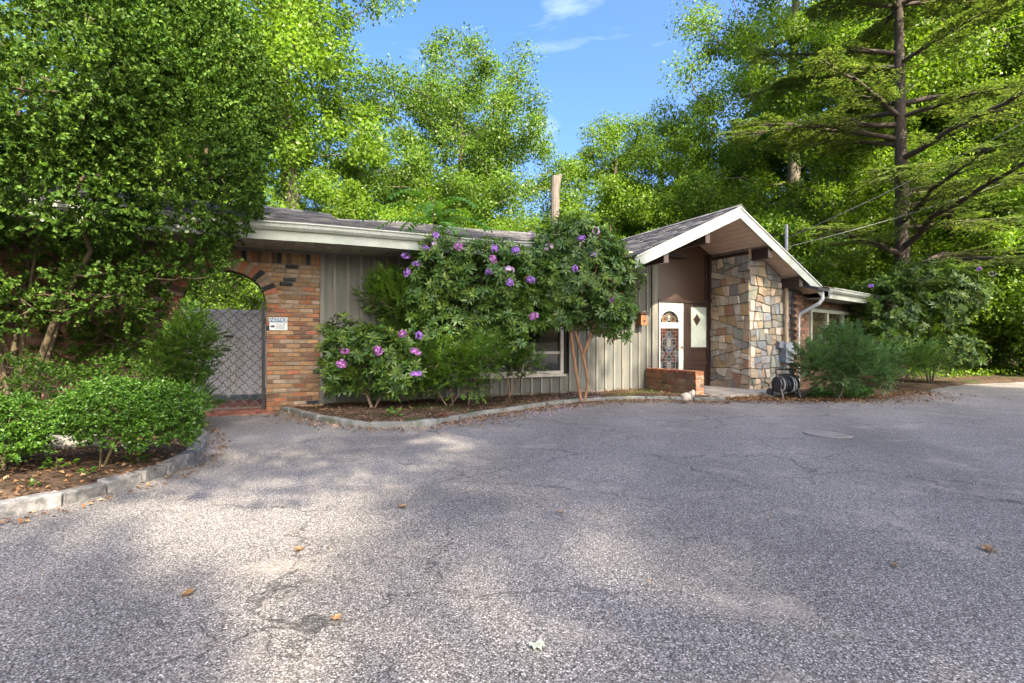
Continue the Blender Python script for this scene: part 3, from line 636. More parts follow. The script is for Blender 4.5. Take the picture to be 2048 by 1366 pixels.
for i in range(18):
    a, b = GD-0.06+i*0.28, GD-0.06+i*0.28+0.275
    q.hexa([(GT-0.13,a,gz(GT-0.13)+0.01),(GT,a,GZ+0.015),(GT,b,GZ+0.015),(GT-0.13,b,gz(GT-0.13)+0.01)], [(GT-0.13,a,gz(GT-0.13)+0.03),(GT,a,GZ+0.045),(GT,b,GZ+0.045),(GT-0.13,b,gz(GT-0.13)+0.03)])
    q.hexa([(GT,a,GZ+0.015),(GT+0.13,a,gz(GT+0.13)+0.01),(GT+0.13,b,gz(GT+0.13)+0.01),(GT,b,GZ+0.015)], [(GT,a,GZ+0.045),(GT+0.13,a,gz(GT+0.13)+0.03),(GT+0.13,b,gz(GT+0.13)+0.03),(GT,b,GZ+0.045)])
part('ridge_cap', q, 'shingle', GROOF)
for a, b in ((GL, GT), (GT, GR)):     # rake boards with a drip edge
    q = MB(); e = 0.245
    q.hexa([(a,GD-0.035,gz(a)-e),(b,GD-0.035,gz(b)-e),(b,GD,gz(b)-e),(a,GD,gz(a)-e)], [(a,GD-0.035,gz(a)-0.035),(b,GD-0.035,gz(b)-0.035),(b,GD,gz(b)-0.035),(a,GD,gz(a)-0.035)])
    rb = part('rake_board', q, 'fascia_paint', GROOF)
    q = MB(); q.hexa([(a,GD-0.055,gz(a)-0.034),(b,GD-0.055,gz(b)-0.034),(b,GD,gz(b)-0.034),(a,GD,gz(a)-0.034)], [(a,GD-0.055,gz(a)-0.004),(b,GD-0.055,gz(b)-0.004),(b,GD,gz(b)-0.004),(a,GD,gz(a)-0.004)])
    part('drip_edge', q, 'gutter_paint', GROOF)
def sb_board(ta, tb, d0, d1):
    q = MB(); z = -0.165; j = rnd.uniform(-0.003, 0.003)
    q.hexa([(ta,d0,gz(ta)+z+j),(tb,d0,gz(tb)+z+j),(tb,d1,gz(tb)+z+j),(ta,d1,gz(ta)+z+j)], [(ta,d0,gz(ta)+z+0.02),(tb,d0,gz(tb)+z+0.02),(tb,d1,gz(tb)+z+0.02),(ta,d1,gz(ta)+z+0.02)])
    part('soffit_board', q, 'soffit_tan', GROOF)
for i in range(22): a = GT+(GR-GT)*i/22; sb_board(a+0.007, a+(GR-GT)/22-0.007, GD+0.004, 0.35)
for i in range(16): a = GL+(GT-GL)*i/16; sb_board(a+0.007, a+(GT-GL)/16-0.007, GD+0.004, 0.35)
for t, hh in ((7.26, 0.24), (8.36, 0.26), (10.2, 0.24), (11.22, 0.22)):
    q = MB(); z1 = min(gz(t-0.06), gz(t+0.06))-0.17; q.box(t-0.06, t+0.06, GD+0.02, 0.3, z1-hh, z1); part('beam', q, 'brown_paint', GROOF)
# --- entry wall: brown panel, doors
def soffz(t): return gz(t)-0.168
D0, DM, D1 = 8.42, 9.275, 10.12
q = MB(); q.prism([(D0+0.046,2.20),(D1,2.20),(D1,soffz(D1)+0.02),(GT,soffz(GT)+0.02),(D0+0.046,soffz(D0)+0.02)], 'y', -0.02, 0.05)
PN = part('entry_panel', q, 'brown_panel', HOUSE)
for x0, x1, y0, z0, z1 in ((D1-0.075, D1-0.0, -0.10, 2.18, soffz(D1)-0.02), (D1-0.16, D1-0.12, -0.05, 2.25, soffz(D1)-0.03)):
    q = MB(); q.box(x0, x1, y0, -0.022, z0, z1); part('trim', q, 'brown_paint', PN)
q = MB(); q.box(D0+0.046, D1-0.002, -0.075, 0.0, 2.145, 2.215); part('door_head', q, 'brown_paint', HOUSE)
for a, b in ((D0+0.046, D0+0.062), (DM-0.02, DM+0.02), (D1-0.035, D1-0.003)):
    q = MB(); q.box(a, b, -0.07, 0.02, 0.095, 2.143); part('door_jamb', q, 'brown_paint', HOUSE)
# white door with stained glass
a, b = D0+0.064, DM-0.022; zc, zt = 0.10, 2.14; w_ = b-a; mid = (a+b)/2
gx0, gx1 = a+0.055, b-0.145; gm = (gx0+gx1)/2; gr = (gx1-gx0)/2
lz0, lz1, az0 = 0.30, 1.52, 1.66; az1 = az0+gr*0.98
q = MB(); y0, y1 = -0.045, 0.0
q.box(a, gx0, y0, y1, zc, zt); q.box(gx1, b, y0, y1, zc, zt); q.box(gx0, gx1, y0, y1, zc, lz0); q.box(gx0, gx1, y0, y1, lz1, az0)
n_ = 20
for i in range(n_):
    t0, t1 = math.pi*i/n_, math.pi*(i+1)/n_
    xa, za, xb, zb = gm-gr*math.cos(t0), az0+gr*0.98*math.sin(t0), gm-gr*math.cos(t1), az0+gr*0.98*math.sin(t1)
    q.hexa([(xa,y0,za),(xb,y0,zb),(xb,y1,zb),(xa,y1,za)], [(xa,y0,zt),(xb,y0,zt),(xb,y1,zt),(xa,y1,zt)])
WD = part('door', q, 'white_paint', HOUSE); WD['label'] = 'white door with stained glass panels'
GLM = ['glass_brown', 'glass_amber', 'glass_blue', 'glass_black', 'glass_pale', 'glass_red', 'glass_grey']
gl = MB(); cm = MB(); yg = -0.012
def pane(pts, mi, dy=0.0): gl.add([(p[0], yg-dy, p[1]) for p in pts], [tuple(range(len(pts)))], mi)
def came(pts, r=0.006, closed=True):
    pts = list(pts)+([pts[0]] if closed else []); cm.tube([(p[0], yg-0.008, p[1]) for p in pts], r, 5, cap=not closed)
def circ(cx, cz, rx, rz, n=14, a0=0, a1=2*math.pi): return [(cx+rx*math.cos(a0+(a1-a0)*i/n), cz+rz*math.sin(a0+(a1-a0)*i/n)) for i in range(n+(1 if a1-a0 < 6.2 else 0))]
nc, nr = 7, 15        # ground of small brown squares
for i in range(nc):
    for j in range(nr):
        x0, x1 = gx0+(gx1-gx0)*i/nc, gx0+(gx1-gx0)*(i+1)/nc; z0, z1 = lz0+(lz1-lz0)*j/nr, lz0+(lz1-lz0)*(j+1)/nr
        pane([(x0,z0),(x1,z0),(x1,z1),(x0,z1)], rnd.choice([0, 0, 0, 0, 5, 1, 3, 6] if i in (0, nc-1) else [0, 0, 0, 5, 3]))
for i in range(1, nc): x = gx0+(gx1-gx0)*i/nc; came([(x, lz0), (x, lz1)], 0.0035, False)
for j in range(1, nr): z = lz0+(lz1-lz0)*j/nr; came([(gx0, z), (gx1, z)], 0.0035, False)
for cz in (0.62, 1.17):
    S_ = gr*0.40
    for k in range(4):
        an = math.pi/2*k; cx_, cz_ = gm+math.cos(an)*S_*1.02, cz+math.sin(an)*S_*1.35
        c_ = circ(cx_, cz_, S_*0.82, S_*0.92); pane(c_, [3, 2, 3, 2][k], 0.003); came(c_, 0.008)
        c2 = circ(gm+math.cos(an)*S_*0.72, cz+math.sin(an)*S_*0.9, S_*0.42, S_*0.5, 10); pane(c2, 6 if k % 2 else 3, 0.004); came(c2, 0.004)
    c_ = circ(gm, cz, S_*0.62, S_*0.72); pane(c_, 4, 0.006); came(c_, 0.006)
    for k in range(4):
        an = math.pi/2*k; dx, dz = math.cos(an), math.sin(an)
        pane([(gm+dx*S_*0.08, cz+dz*S_*0.08), (gm+dx*S_*0.3-dz*S_*0.1, cz+dz*S_*0.3+dx*S_*0.1), (gm+dx*S_*0.55, cz+dz*S_*0.55), (gm+dx*S_*0.3+dz*S_*0.1, cz+dz*S_*0.3-dx*S_*0.1)], 3, 0.0075)
    for sx in (-1, 1):
        c_ = circ(gm+sx*gr*0.72, cz+(0.30 if cz < 1 else -0.28), gr*0.2, gr*0.26, 10); pane(c_, 6, 0.004); came(c_, 0.005)
pts = circ(gm, az0, gr, gr*0.98, 18, 0, math.pi); pane(pts, 3)
for k, (an, mi) in enumerate(((0.42, 1), (math.pi/2, 1), (math.pi-0.42, 1))):
    c_ = circ(gm+math.cos(an)*gr*0.48, az0+gr*0.16+math.sin(an)*gr*0.30, gr*0.36, gr*0.30, 14); pane(c_, mi, 0.003); came(c_, 0.007)
    c2 = circ(gm+math.cos(an)*gr*0.48, az0+gr*0.16+math.sin(an)*gr*0.30, gr*0.2, gr*0.16, 10); pane(c2, 0 if k != 1 else 4, 0.005); came(c2, 0.004)
pane([(gm, az0+gr*0.12), (gm+gr*0.1, az0+gr*0.34), (gm, az0+gr*0.5), (gm-gr*0.1, az0+gr*0.34)], 4, 0.007)
came(pts, 0.006)
came([(gx0, lz0), (gx1, lz0), (gx1, lz1), (gx0, lz1)], 0.008)
part('stained_glass', gl, GLM, WD); part('lead_came', cm, 'lead_came', WD)
q = MB(); q.tube([(b-0.07,-0.05,1.06),(b-0.07,-0.10,1.06)], 0.016, 8); q.tube([(b-0.07,-0.10,1.06),(b-0.07,-0.125,1.06)], [0.03, 0.02], 10); part('handle', q, 'pipe_tan', WD)
# brown door with a pale glazed light
a, b = DM+0.022, D1-0.038; q = MB(); y0 = -0.045
gx0, gx1, gz0, gz1 = a+0.20, b-0.07, 1.06, 2.06
q.box(a, gx0, y0, 0, zc, zt); q.box(gx1, b, y0, 0, zc, zt); q.box(gx0, gx1, y0, 0, gz1, zt); q.box(gx0, gx1, y0, 0, 1.0-0.0, gz0); q.box(gx0, gx1, y0, 0, 0.62, 0.69); q.box(gx0, gx1, y0, 0, zc, 0.24)
BD = part('door', q, 'brown_paint', HOUSE); BD['label'] = 'brown door with a pale window and a diamond'
q = MB(); q.box(gx0, gx1, -0.025, -0.005, gz0, gz1); part('pane', q, 'pale_glass', BD)
dx, dz = gx0+0.20, 1.74
q = MB(); q.prism([(dx-0.115,dz),(dx,dz-0.15),(dx+0.115,dz),(dx,dz+0.15)], 'y', -0.033, -0.026); part('diamond', q, 'brown_paint', BD)
for z0, z1 in ((0.69, 1.0), (0.24, 0.62)):
    q = MB(); q.box(gx0+0.0, gx1, -0.025, -0.005, z0, z1); part('panel', q, 'brown_paint', BD)

# --- stone wall: voronoi stones on both faces
def clip(poly, nx, ny, c):       # keep points with nx*x+ny*y <= c
    out = []
    for i in range(len(poly)):
        p, q_ = poly[i], poly[(i+1) % len(poly)]; dp, dq = nx*p[0]+ny*p[1]-c, nx*q_[0]+ny*q_[1]-c
        if dp <= 0: out.append(p)
        if (dp < 0 < dq) or (dq < 0 < dp):
            f = dp/(dp-dq); out.append((p[0]+(q_[0]-p[0])*f, p[1]+(q_[1]-p[1])*f))
    return out
def area(p): return abs(sum(p[m][0]*p[(m+1) % len(p)][1]-p[(m+1) % len(p)][0]*p[m][1] for m in range(len(p))))/2
def rubble(poly, gap, rg, amin=0.018, amax=0.085):
    A = area(poly); w = max(p[0] for p in poly)-min(p[0] for p in poly); h = max(p[1] for p in poly)-min(p[1] for p in poly)
    if A < amax*rg.uniform(0.45, 1.0) and max(w, h) < 0.42 and max(w, h) < 2.1*min(w, h): return [poly] if A > 0.003 else []
    vert = w*rg.uniform(0.7, 1.4) > h*1.1
    an = (0 if vert else math.pi/2)+rg.uniform(-0.34, 0.34); nx, ny = math.cos(an), math.sin(an)
    pr = [nx*p[0]+ny*p[1] for p in poly]; lo, hi = min(pr), max(pr); c = lo+(hi-lo)*rg.uniform(0.36, 0.64)
    return rubble2(clip(poly, nx, ny, c-gap/2), gap, rg, amin, amax)+rubble2(clip(poly, -nx, -ny, -c-gap/2), gap, rg, amin, amax)
def rubble2(p, gap, rg, amin, amax): return rubble(p, gap, rg, amin, amax) if len(p) >= 3 and area(p) > 0.004 else []
def stone(poly, f, rg, mat, parent):      # f(a, z, out) -> local point
    ch = []
    n = len(poly); cx = sum(p[0] for p in poly)/n; cz = sum(p[1] for p in poly)/n
    for i in range(n):
        p, a_, b_ = poly[i], poly[i-1], poly[(i+1) % n]
        l = math.hypot(b_[0]-p[0], b_[1]-p[1]); e = rg.uniform(0.0, 0.06); ch.append((p[0]+(cx-p[0])*e, p[1]+(cz-p[1])*e))
        if l > 0.10: f_ = rg.uniform(0.35, 0.65); w_ = rg.uniform(-0.006, 0.012); ch.append((p[0]+(b_[0]-p[0])*f_+(cx-p[0])*w_, p[1]+(b_[1]-p[1])*f_+(cz-p[1])*w_))
    n = len(ch); out = rg.uniform(0.024, 0.062); tx, tz = rg.uniform(-0.07, 0.07), rg.uniform(-0.07, 0.07)
    back = [f(p[0], p[1], 0.0) for p in ch]
    side = [f(p[0]+(p[0]-cx)*0, p[1], out*0.62+(p[0]-cx)*tx+(p[1]-cz)*tz) for p in ch]
    ins = [f(cx+(p[0]-cx)*0.94, cz+(p[1]-cz)*0.93, out+(p[0]-cx)*tx+(p[1]-cz)*tz+rg.uniform(-0.006, 0.006)) for p in ch]
    m = MB(); fs = [(i, (i+1) % n, n+(i+1) % n, n+i) for i in range(n)]+[(n+i, n+(i+1) % n, 2*n+(i+1) % n, 2*n+i) for i in range(n)]+[tuple(range(2*n, 3*n))]
    m.add(back+side+ins, fs); part('stone', m, mat, parent)
SX0, SX1, SD = 10.15, 11.66, -1.22
q = MB(); q.prism([(SX0,0.0),(SX1,0.0),(SX1,soffz(SX1)),(SX0,soffz(SX0))], 'y', SD, 0.4)
SW = part('stone_wall', q, 'mortar', HOUSE)
rs = random.Random(11)
topL = soffz(SX0)-0.15
for poly in rubble([(SD-0.03, 0.06), (-0.01, 0.06), (-0.01, topL), (SD-0.03, topL)], 0.009, rs):
    stone(poly, lambda a, z, o_: (SX0-o_, a, z), rs, rs.choice(['stone_tan']*6+['stone_ochre']*3+['stone_rust']*1+['stone_cream']*5+['stone_grey']*3+['stone_green']), SW)
for poly in rubble([(SX0-0.03, 0.03), (SX1, 0.03), (SX1, soffz(SX1)-0.01), (SX0-0.03, soffz(SX0-0.03)-0.02)], 0.011, rs, amax=0.065):
    stone(poly, lambda a, z, o_: (a, SD-o_, z), rs, rs.choice(['stone_green']*3+['stone_grey']*5+['stone_blue']*1+['stone_cream']*4+['stone_tan']*4), SW)
# --- downspout at the corner of the stone wall
q = MB(); tp = (GR+0.02, GD-0.03)
q.tube([(tp[0], tp[1], 2.44), (tp[0], tp[1], 2.20), (tp[0]-0.04, tp[1]+0.05, 2.10), (SX1+0.02, SD-0.13, 1.86), (SX1+0.0, SD-0.10, 1.76), (SX1, SD-0.10, 0.10)], 0.043, 10)
q.tube([(SX1, SD-0.10, 0.72), (SX1, SD-0.10, 0.75)], 0.05, 10); q.tube([(SX1, SD-0.10, 1.5), (SX1, SD-0.10, 1.53)], 0.05, 10)
part('downspout', q, 'downspout_white', HOUSE)
# --- right wing, turned away
WA = R(40)-HA
q = MB(); q.box(-0.4, 7.5, 0.02, 0.2, -0.02, 2.42); wing = WB = part('wing_wall', q, 'mortar_dark', HOUSE, loc=(11.90, -1.28, 0), rot=(0, 0, WA))
wx0, wx1, wz0, wz1 = 0.35, 3.75, 0.95, 2.02
q = MB(); z = 0.035; i = 0
while z < 2.42:
    x = -0.4-(0.108 if i % 2 else 0)
    while x < 6.4:
        a, b = x, x+0.205; x += 0.217
        if wz0-0.03 < z < wz1+0.03:
            if a > wx0-0.06 and b < wx1+0.06: continue
            if a < wx0 < b: b = wx0-0.02
            if a < wx1 < b: a = wx1+0.02
        if b-a > 0.03: q.box(a, b, -0.004+rnd.uniform(-.003, .003), 0.05, z-0.033, z+0.033)
    z += CH; i += 1
stuff(part('brick_face', q, 'brick_stuff', WB))
q = MB(); q.box(wx0, wx1, -0.05, 0.06, wz1-0.08, wz1); q.box(wx0, wx1, -0.05, 0.06, wz0, wz0+0.08); q.box(wx0, wx0+0.08, -0.05, 0.06, wz0+0.08, wz1-0.08); q.box(wx1-0.08, wx1, -0.05, 0.06, wz0+0.08, wz1-0.08)
w3 = (wx1-wx0)/3
for k in (1, 2): q.box(wx0+w3*k-0.06, wx0+w3*k+0.06, -0.04, 0.05, wz0+0.08, wz1-0.08)
part('window_frame', q, 'window_frame_green', wing)
for k in range(3):
    q = MB(); q.box(wx0+w3*k+0.082, wx0+w3*(k+1)-0.082, 0.0, 0.006, wz0+0.082, wz1-0.082); part('pane', q, 'pane_glass', wing)
q = MB(); q.box(wx0+0.03, wx1-0.03, 0.009, 0.017, wz0+0.03, wz1-0.03); part('curtain', q, 'curtain', wing)
q = MB(); q.box(wx0-0.05, wx1+0.05, -0.10, 0.0, wz0-0.06, wz0-0.003); part('sill', q, 'concrete', wing)
wz = lambda d: 2.47+0.27*(d+0.55)
q = MB(); q.hexa([(-0.6,-0.55,2.38),(7.6,-0.55,2.38),(7.6,3.2,wz(3.2)-0.09),(-0.6,3.2,wz(3.2)-0.09)], [(-0.6,-0.55,2.45),(7.6,-0.55,2.45),(7.6,3.2,wz(3.2)-0.02),(-0.6,3.2,wz(3.2)-0.02)])
WR = part('wing_roof', q, 'roof_deck', wing)
stuff(part('shingles', shingles(lambda t, d: (t, d, wz(d)), 0.0, 7.6, -0.58, 3.2, 3.9, rg=random.Random(9)), 'shingle_wing', wing))
q = MB(); q.box(0.0, 7.6, -0.58, -0.552, 2.22, 2.42); part('fascia_board', q, 'fascia_paint', wing)
q = MB(); vs = []; fs = []
for i, t in enumerate((0.0, 7.6)): vs += [(t, -0.55+p[0], p[1]-0.60) for p in prof]
fs = [(k, (k+1) % m_, m_+(k+1) % m_, m_+k) for k in range(m_)]+[tuple(range(m_)), tuple(range(m_, 2*m_))]
q.add(vs, fs); part('gutter', q, 'gutter_paint', wing)
q = MB(); q.box(0.0, 7.6, -0.55, 0.1, 2.235, 2.255); part('soffit', q, 'soffit_pale', wing)

# ------------------------------------------------------------------ low brick wall by the porch
LW = thing('low_brick_wall', 'low orange brick wall with rowlock cap beside the porch', 'brick wall', H(8.10, 0, 0), HA)
q = MB(); q.box(0.012, 0.215, -1.655, -0.02, -0.03, 0.49); part('mortar_core', q, 'mortar', LW)
lwk = ['brick_orange']*6+['brick_tan']*7+['brick_brown']*1
for c in range(6):
    z = 0.045+c*0.0775
    for wy, xx in ((0, 0.052), (1, 0.176)):
        y = -1.665+(0.0 if c % 2 else -0.10)
        while y < -0.06:
            a, b = max(y, -1.665), min(y+0.205, -0.035); y += 0.217
            if b-a < 0.03: continue
            link('brick', bmesh_for(rnd.choice(lwk), b-a), LW, (xx+rnd.uniform(-.003, .003), (a+b)/2, z), (0, 0, R(90)))
y = -1.655
while y < -0.05:
    link('cap_brick', bmesh_for(rnd.choice(['brick_red', 'brick_orange', 'brick_orange', 'brick_orange']), 0.235, 0.066), LW, (0.114, y+0.034, 0.53+rnd.uniform(-.002, .002)), (R(90), 0, 0)); y += 0.0765

# ------------------------------------------------------------------ iron gate in the arch
GT_ = thing('arched_gate', 'arched metal gate with ogee lattice filling the brick arch', 'gate', H(-0.625, 0.10), HA)
def in_gate(s, z):
    if z < 0.05: return False
    if abs(s) > AA-0.03: return False
    if z <= AZ: return True
    return (s/(AA-0.02))**2+((z-AZ)/(AB-0.02))**2 < 1
lat = MB(); p_ = 0.165
for fam in (1, -1):
    for k in range(-8, 26):
        run = []
        Wn = int(3.6/(p_/16))
        for j in range(Wn):
            w = j*p_/16                                   # horizontal advance
            s0 = -1.2+w; z0 = (k*p_+w-6*p_) if fam == 1 else (k*p_-w+7*p_)
            a = 0.0075*math.sin(4*math.pi*w/p_)
            s, z = s0-a*fam, z0+a
            if in_gate(s, z): run.append((s, 0.004*fam, z))
            else:
                if len(run) > 1: lat.tube(run, 0.0058, 4)
                run = []
        if len(run) > 1: lat.tube(run, 0.0058, 4)
part('lattice', lat, 'gate_iron', GT_)
q = MB(); q.box(AA-0.075, AA-0.022, -0.03, 0.03, 0.02, AZ+0.02); part('post', q, 'black_iron', GT_)
q = MB(); q.box(-AA+0.02, -AA+0.06, -0.02, 0.02, 0.02, AZ); part('post', q, 'black_iron', GT_)
q = MB(); q.tube([(-(AA-0.018)*math.cos(math.pi*i/24), 0, AZ+(AB-0.018)*math.sin(math.pi*i/24)) for i in range(25)], 0.012, 6); part('arch_rail', q, 'black_iron', GT_)
q = MB(); q.box(-AA+0.06, AA-0.08, -0.012, 0.012, 0.05, 0.075); part('bottom_rail', q, 'gate_iron', GT_)
q = MB(); q.box(-0.06, 0.06, -0.02, 0.02, 1.03, 1.09); q.tube([(0.05,-0.02,1.06),(0.05,-0.06,1.06),(0.11,-0.065,1.06)], 0.009, 6); part('latch', q, 'black_iron', GT_)
for z in (0.3, 1.5):
    q = MB(); q.tube([(AA-0.02,-0.012,z),(AA-0.02,-0.012,z+0.1)], 0.013, 8); part('hinge', q, 'black_iron', GT_)
# ------------------------------------------------------------------ white vinyl fence behind
VF = thing('vinyl_gate', 'pale vinyl double gate behind the iron lattice', 'fence gate', H(-0.72, 2.25), HA)
for s0, s1 in ((-2.3, -1.16), (-1.14, -0.03), (0.03, 1.20), (1.22, 1.9)):
    q = MB(); q.box(s0, s1, 0.0, 0.045, 0.10, 0.24); q.box(s0, s1, 0.0, 0.045, 1.30, 1.42); q.box(s0, s1, 0.0, 0.045, 1.78, 1.86); q.box(s0, s0+0.09, 0.002, 0.043, 0.24, 1.78); q.box(s1-0.09, s1, 0.002, 0.043, 0.24, 1.78)
    lf = part('gate_leaf', q, 'vinyl', VF); x = s0+0.095
    while x < s1-0.1:
        q = MB(); e = min(x+0.15, s1-0.095); q.box(x+0.003, e-0.003, 0.014, 0.032, 0.20, 1.80); part('slat', q, 'vinyl', lf); x += 0.15
q = MB(); q.box(-0.022, 0.022, -0.03, 0.05, 0.06, 1.90); part('center_post', q, 'vinyl_white', VF)
q = MB(); q.box(-0.09, 0.09, -0.05, -0.031, 1.28, 1.33); q.tube([(0.06,-0.05,1.30),(0.06,-0.09,1.30)], 0.03, 8); part('latch', q, 'black_iron', VF)
for s in (-2.34, 1.94):
    q = MB(); q.box(s-0.06, s+0.06, -0.03, 0.09, 0.0, 1.95); q.prism([(s-0.075,1.95),(s+0.075,1.95),(s,2.04)], 'y', -0.045, 0.105); part('post', q, 'vinyl', VF)
# ------------------------------------------------------------------ sign
SG = thing('notice_sign', 'small white and blue NOTICE sign on the brick pier', 'sign', H(0.05, -0.02, 1.62), HA)
sw, sh = 0.285, 0.225
q = MB(); q.box(0, sw, -0.004, 0.002, -sh, 0); part('panel', q, 'sign_white', SG)
q = MB(); q.box(0.008, sw-0.008, -0.006, -0.0042, -0.088, -0.008); part('header', q, 'sign_blue', SG)
def text(body, size, loc, mat, parent, shear=0.0, xs=1.0):
    c = bpy.data.curves.new('t', 'FONT'); c.body = body; c.size = size; c.shear = shear; c.offset = 0.0016; c.extrude = 0.0004; c.align_x = 'CENTER'; c.align_y = 'CENTER'
    ob = bpy.data.objects.new('t', c); COL.objects.link(ob); bpy.context.view_layer.update()
    dg = bpy.context.evaluated_depsgraph_get(); me = bpy.data.meshes.new_from_object(ob.evaluated_get(dg)); bpy.data.objects.remove(ob)
    me.materials.clear(); me.materials.append(MATS[mat]); o = link('lettering', me, parent, loc, (R(90), 0, 0)); o.scale = (xs, 1, 1); return o
text('NOTICE', 0.072, (sw/2, -0.0075, -0.048), 'sign_white', SG, 0.25, 1.02)
q = MB(); q.prism([(0.018,-0.142),(0.018,-0.172),(0.052,-0.172),(0.052,-0.188),(0.088,-0.157),(0.052,-0.126),(0.052,-0.142)], 'y', -0.0065, -0.0042); part('arrow', q, 'sign_black', SG)
q = MB(); rz_ = random.Random(4)
for j in range(5):
    x = 0.10+(0.012 if j % 2 else 0.0); e = sw-0.018-rz_.uniform(0, 0.03); z = -0.108-j*0.022
    while x < e: w_ = rz_.uniform(0.012, 0.034); q.box(x, min(x+w_, e), -0.0062, -0.0042, z-0.010, z); x += w_+0.006
part('small_print', q, 'sign_ink', SG)

# ------------------------------------------------------------------ kerbs
def resample(P, step, rg=None):
    P = [Vector((p[0], p[1], 0)) for p in P]; out = [P[0]]; acc = 0
    dense = []
    for i in range(len(P)-1):
        p0 = P[max(i-1, 0)]; p1 = P[i]; p2 = P[i+1]; p3 = P[min(i+2, len(P)-1)]
        for k in range(12):
            t = k/12; dense.append(0.5*((2*p1)+(p2-p0)*t+(2*p0-5*p1+4*p2-p3)*t*t+(3*p1-p0-3*p2+p3)*t**3))
    dense.append(P[-1]); s = step*(rg.uniform(0.8, 1.2) if rg else 1); last = dense[0]
    for p in dense[1:]:
        l = (p-last).length
        while acc+l >= s:
            f = (s-acc)/l; last = last+(p-last)*f; out.append(last.copy()); l = (p-last).length; acc = 0; s = step*(rg.uniform(0.8, 1.2) if rg else 1)
        acc += l; last = p
    return out
def kerb(name, label, P, step, wd, hh, mat, pname, gap, seed, side):
    rg = random.Random(seed); pts = resample(P, step, rg); t = thing(name, label, 'kerb', (pts[0].x, pts[0].y, 0))
    for i in range(len(pts)-1):
        a, b = pts[i], pts[i+1]; d = (b-a); l = d.length-gap
        bm = bmesh.new(); bmesh.ops.create_cube(bm, size=1)
        for v in bm.verts: v.co = Vector((v.co.x*l*(1+rg.uniform(-0.03, 0.03)), v.co.y*wd*(1+rg.uniform(-0.10, 0.10)), (v.co.z+0.5)*(hh+0.05)*(1+rg.uniform(-0.06, 0.06))-0.05))
        bmesh.ops.bevel(bm, geom=bm.edges[:], offset=0.014, segments=1, affect='EDGES')
        for v in bm.verts: v.co += Vector((rg.uniform(-.011, .011), rg.uniform(-.011, .011), rg.uniform(-.009, .009)))
        me = bpy.data.meshes.new(pname); bm.to_mesh(me); bm.free(); me.materials.append(MATS[mat])
        m = (a+b)/2; nrm = Vector((-d.y, d.x, 0)).normalized()*side*wd/2
        link(pname, me, t, (m.x-pts[0].x+nrm.x, m.y-pts[0].y+nrm.y, rg.uniform(-.006, .004)), (rg.uniform(-.04, .04), rg.uniform(-.015, .015), math.atan2(d.y, d.x)+rg.uniform(-.02, .02)))
    return t
kerb('granite_kerb', 'curved row of grey granite blocks edging the bed by the gate', LKw[:-1], 0.33, 0.13, 0.10, 'granite', 'granite_block', 0.02, 2, -1)
kerb('stone_kerb', 'curved weathered kerb in front of the rhododendron bed', MKw, 0.52, 0.12, 0.075, 'kerb_stone', 'kerb_block', 0.006, 5, 1)

# ------------------------------------------------------------------ service mast, meter, cables
mt = H(11.23, SD-0.05)
ME = thing('electric_meter', 'grey electric meter box with glass dial on the stone wall', 'electric meter', mt, HA)
q = MB(); q.prism([(-0.13,0.70),(0.13,0.70),(0.13,1.12),(0.09,1.18),(-0.09,1.18),(-0.13,1.12)], 'y', -0.16, -0.0); part('meter_box', q, 'meter_grey', ME)
q = MB(); q.tube([(0.05,-0.16,0.95),(0.05,-0.175,0.95),(0.05,-0.18,0.95),(0.05,-0.25,0.95),(0.05,-0.265,0.95)], [0.095, 0.095, 0.078, 0.075, 0.055], 16); part('dial', q, 'meter_glass', ME)
q = MB(); q.tube([(0,-0.08,0.70),(0,-0.08,0.12)], 0.034, 10); part('conduit', q, 'pipe_grey', ME)
q = MB(); q.box(-0.27, -0.14, -0.10, 0.0, 1.05, 1.20); part('junction_box', q, 'meter_grey', ME)
MA = thing('service_mast', 'tan service mast pipe rising through the gable roof', 'utility mast', mt, HA)
q = MB(); q.tube([(0.0,-0.07,1.185),(0.0,-0.07,2.7)], 0.042, 10); q.tube([(0,-0.07,1.185),(0,-0.07,1.24)], 0.052, 10); q.tube([(0,-0.07,2.0),(0,-0.07,2.04)], 0.048, 10); part('pipe', q, 'pipe_tan', MA)
q = MB(); q.tube([(0.0,-0.07,2.701),(0.0,-0.07,3.98)], 0.036, 10); part('upper_pipe', q, 'pipe_grey', MA)
q = MB(); q.tube([(0,-0.07,3.97),(0,-0.07,4.02),(0,-0.10,4.09),(0,-0.17,4.10),(0,-0.20,4.04)], [0.045, 0.055, 0.06, 0.055, 0.045], 10); part('weatherhead', q, 'pipe_grey', MA)
UP = (24.0, 18.2)
def catenary(a, b, sagv, n=24): return [(a[0]+(b[0]-a[0])*i/n, a[1]+(b[1]-a[1])*i/n, a[2]+(b[2]-a[2])*i/n-sagv*4*(i/n)*(1-i/n)) for i in range(n+1)]
mtop = mt+Vector((0, -0.1, 0))
q = MB(); q.tube(catenary((mtop.x+0.05, mtop.y, 3.66), (UP[0], UP[1], 12.6), 0.35), 0.011, 6); tag(part('power_cable', q, 'cable_black', None), 'upper thick black service cable running from the mast to the right', 'cable')
q = MB(); q.tube(catenary((mtop.x+0.05, mtop.y, 3.45), (UP[0], UP[1], 9.8), 0.45), 0.007, 6); tag(part('phone_cable', q, 'cable_grey', None), 'lower thin grey cable running from the mast into the trees', 'cable')
q = MB(); q.tube([(mtop.x, mtop.y-0.05, 4.03), (mtop.x+0.05, mtop.y-0.16, 3.85), (mtop.x+0.10, mtop.y-0.2, 3.55), (mtop.x+0.05, mtop.y-0.10, 3.66)], 0.008, 5); part('drip_loop', q, 'cable_black', None).parent = MA
MA.children[-1].matrix_parent_inverse = Matrix.LocRotScale(mt, Matrix.Rotation(HA, 3, 'Z'), None).inverted()
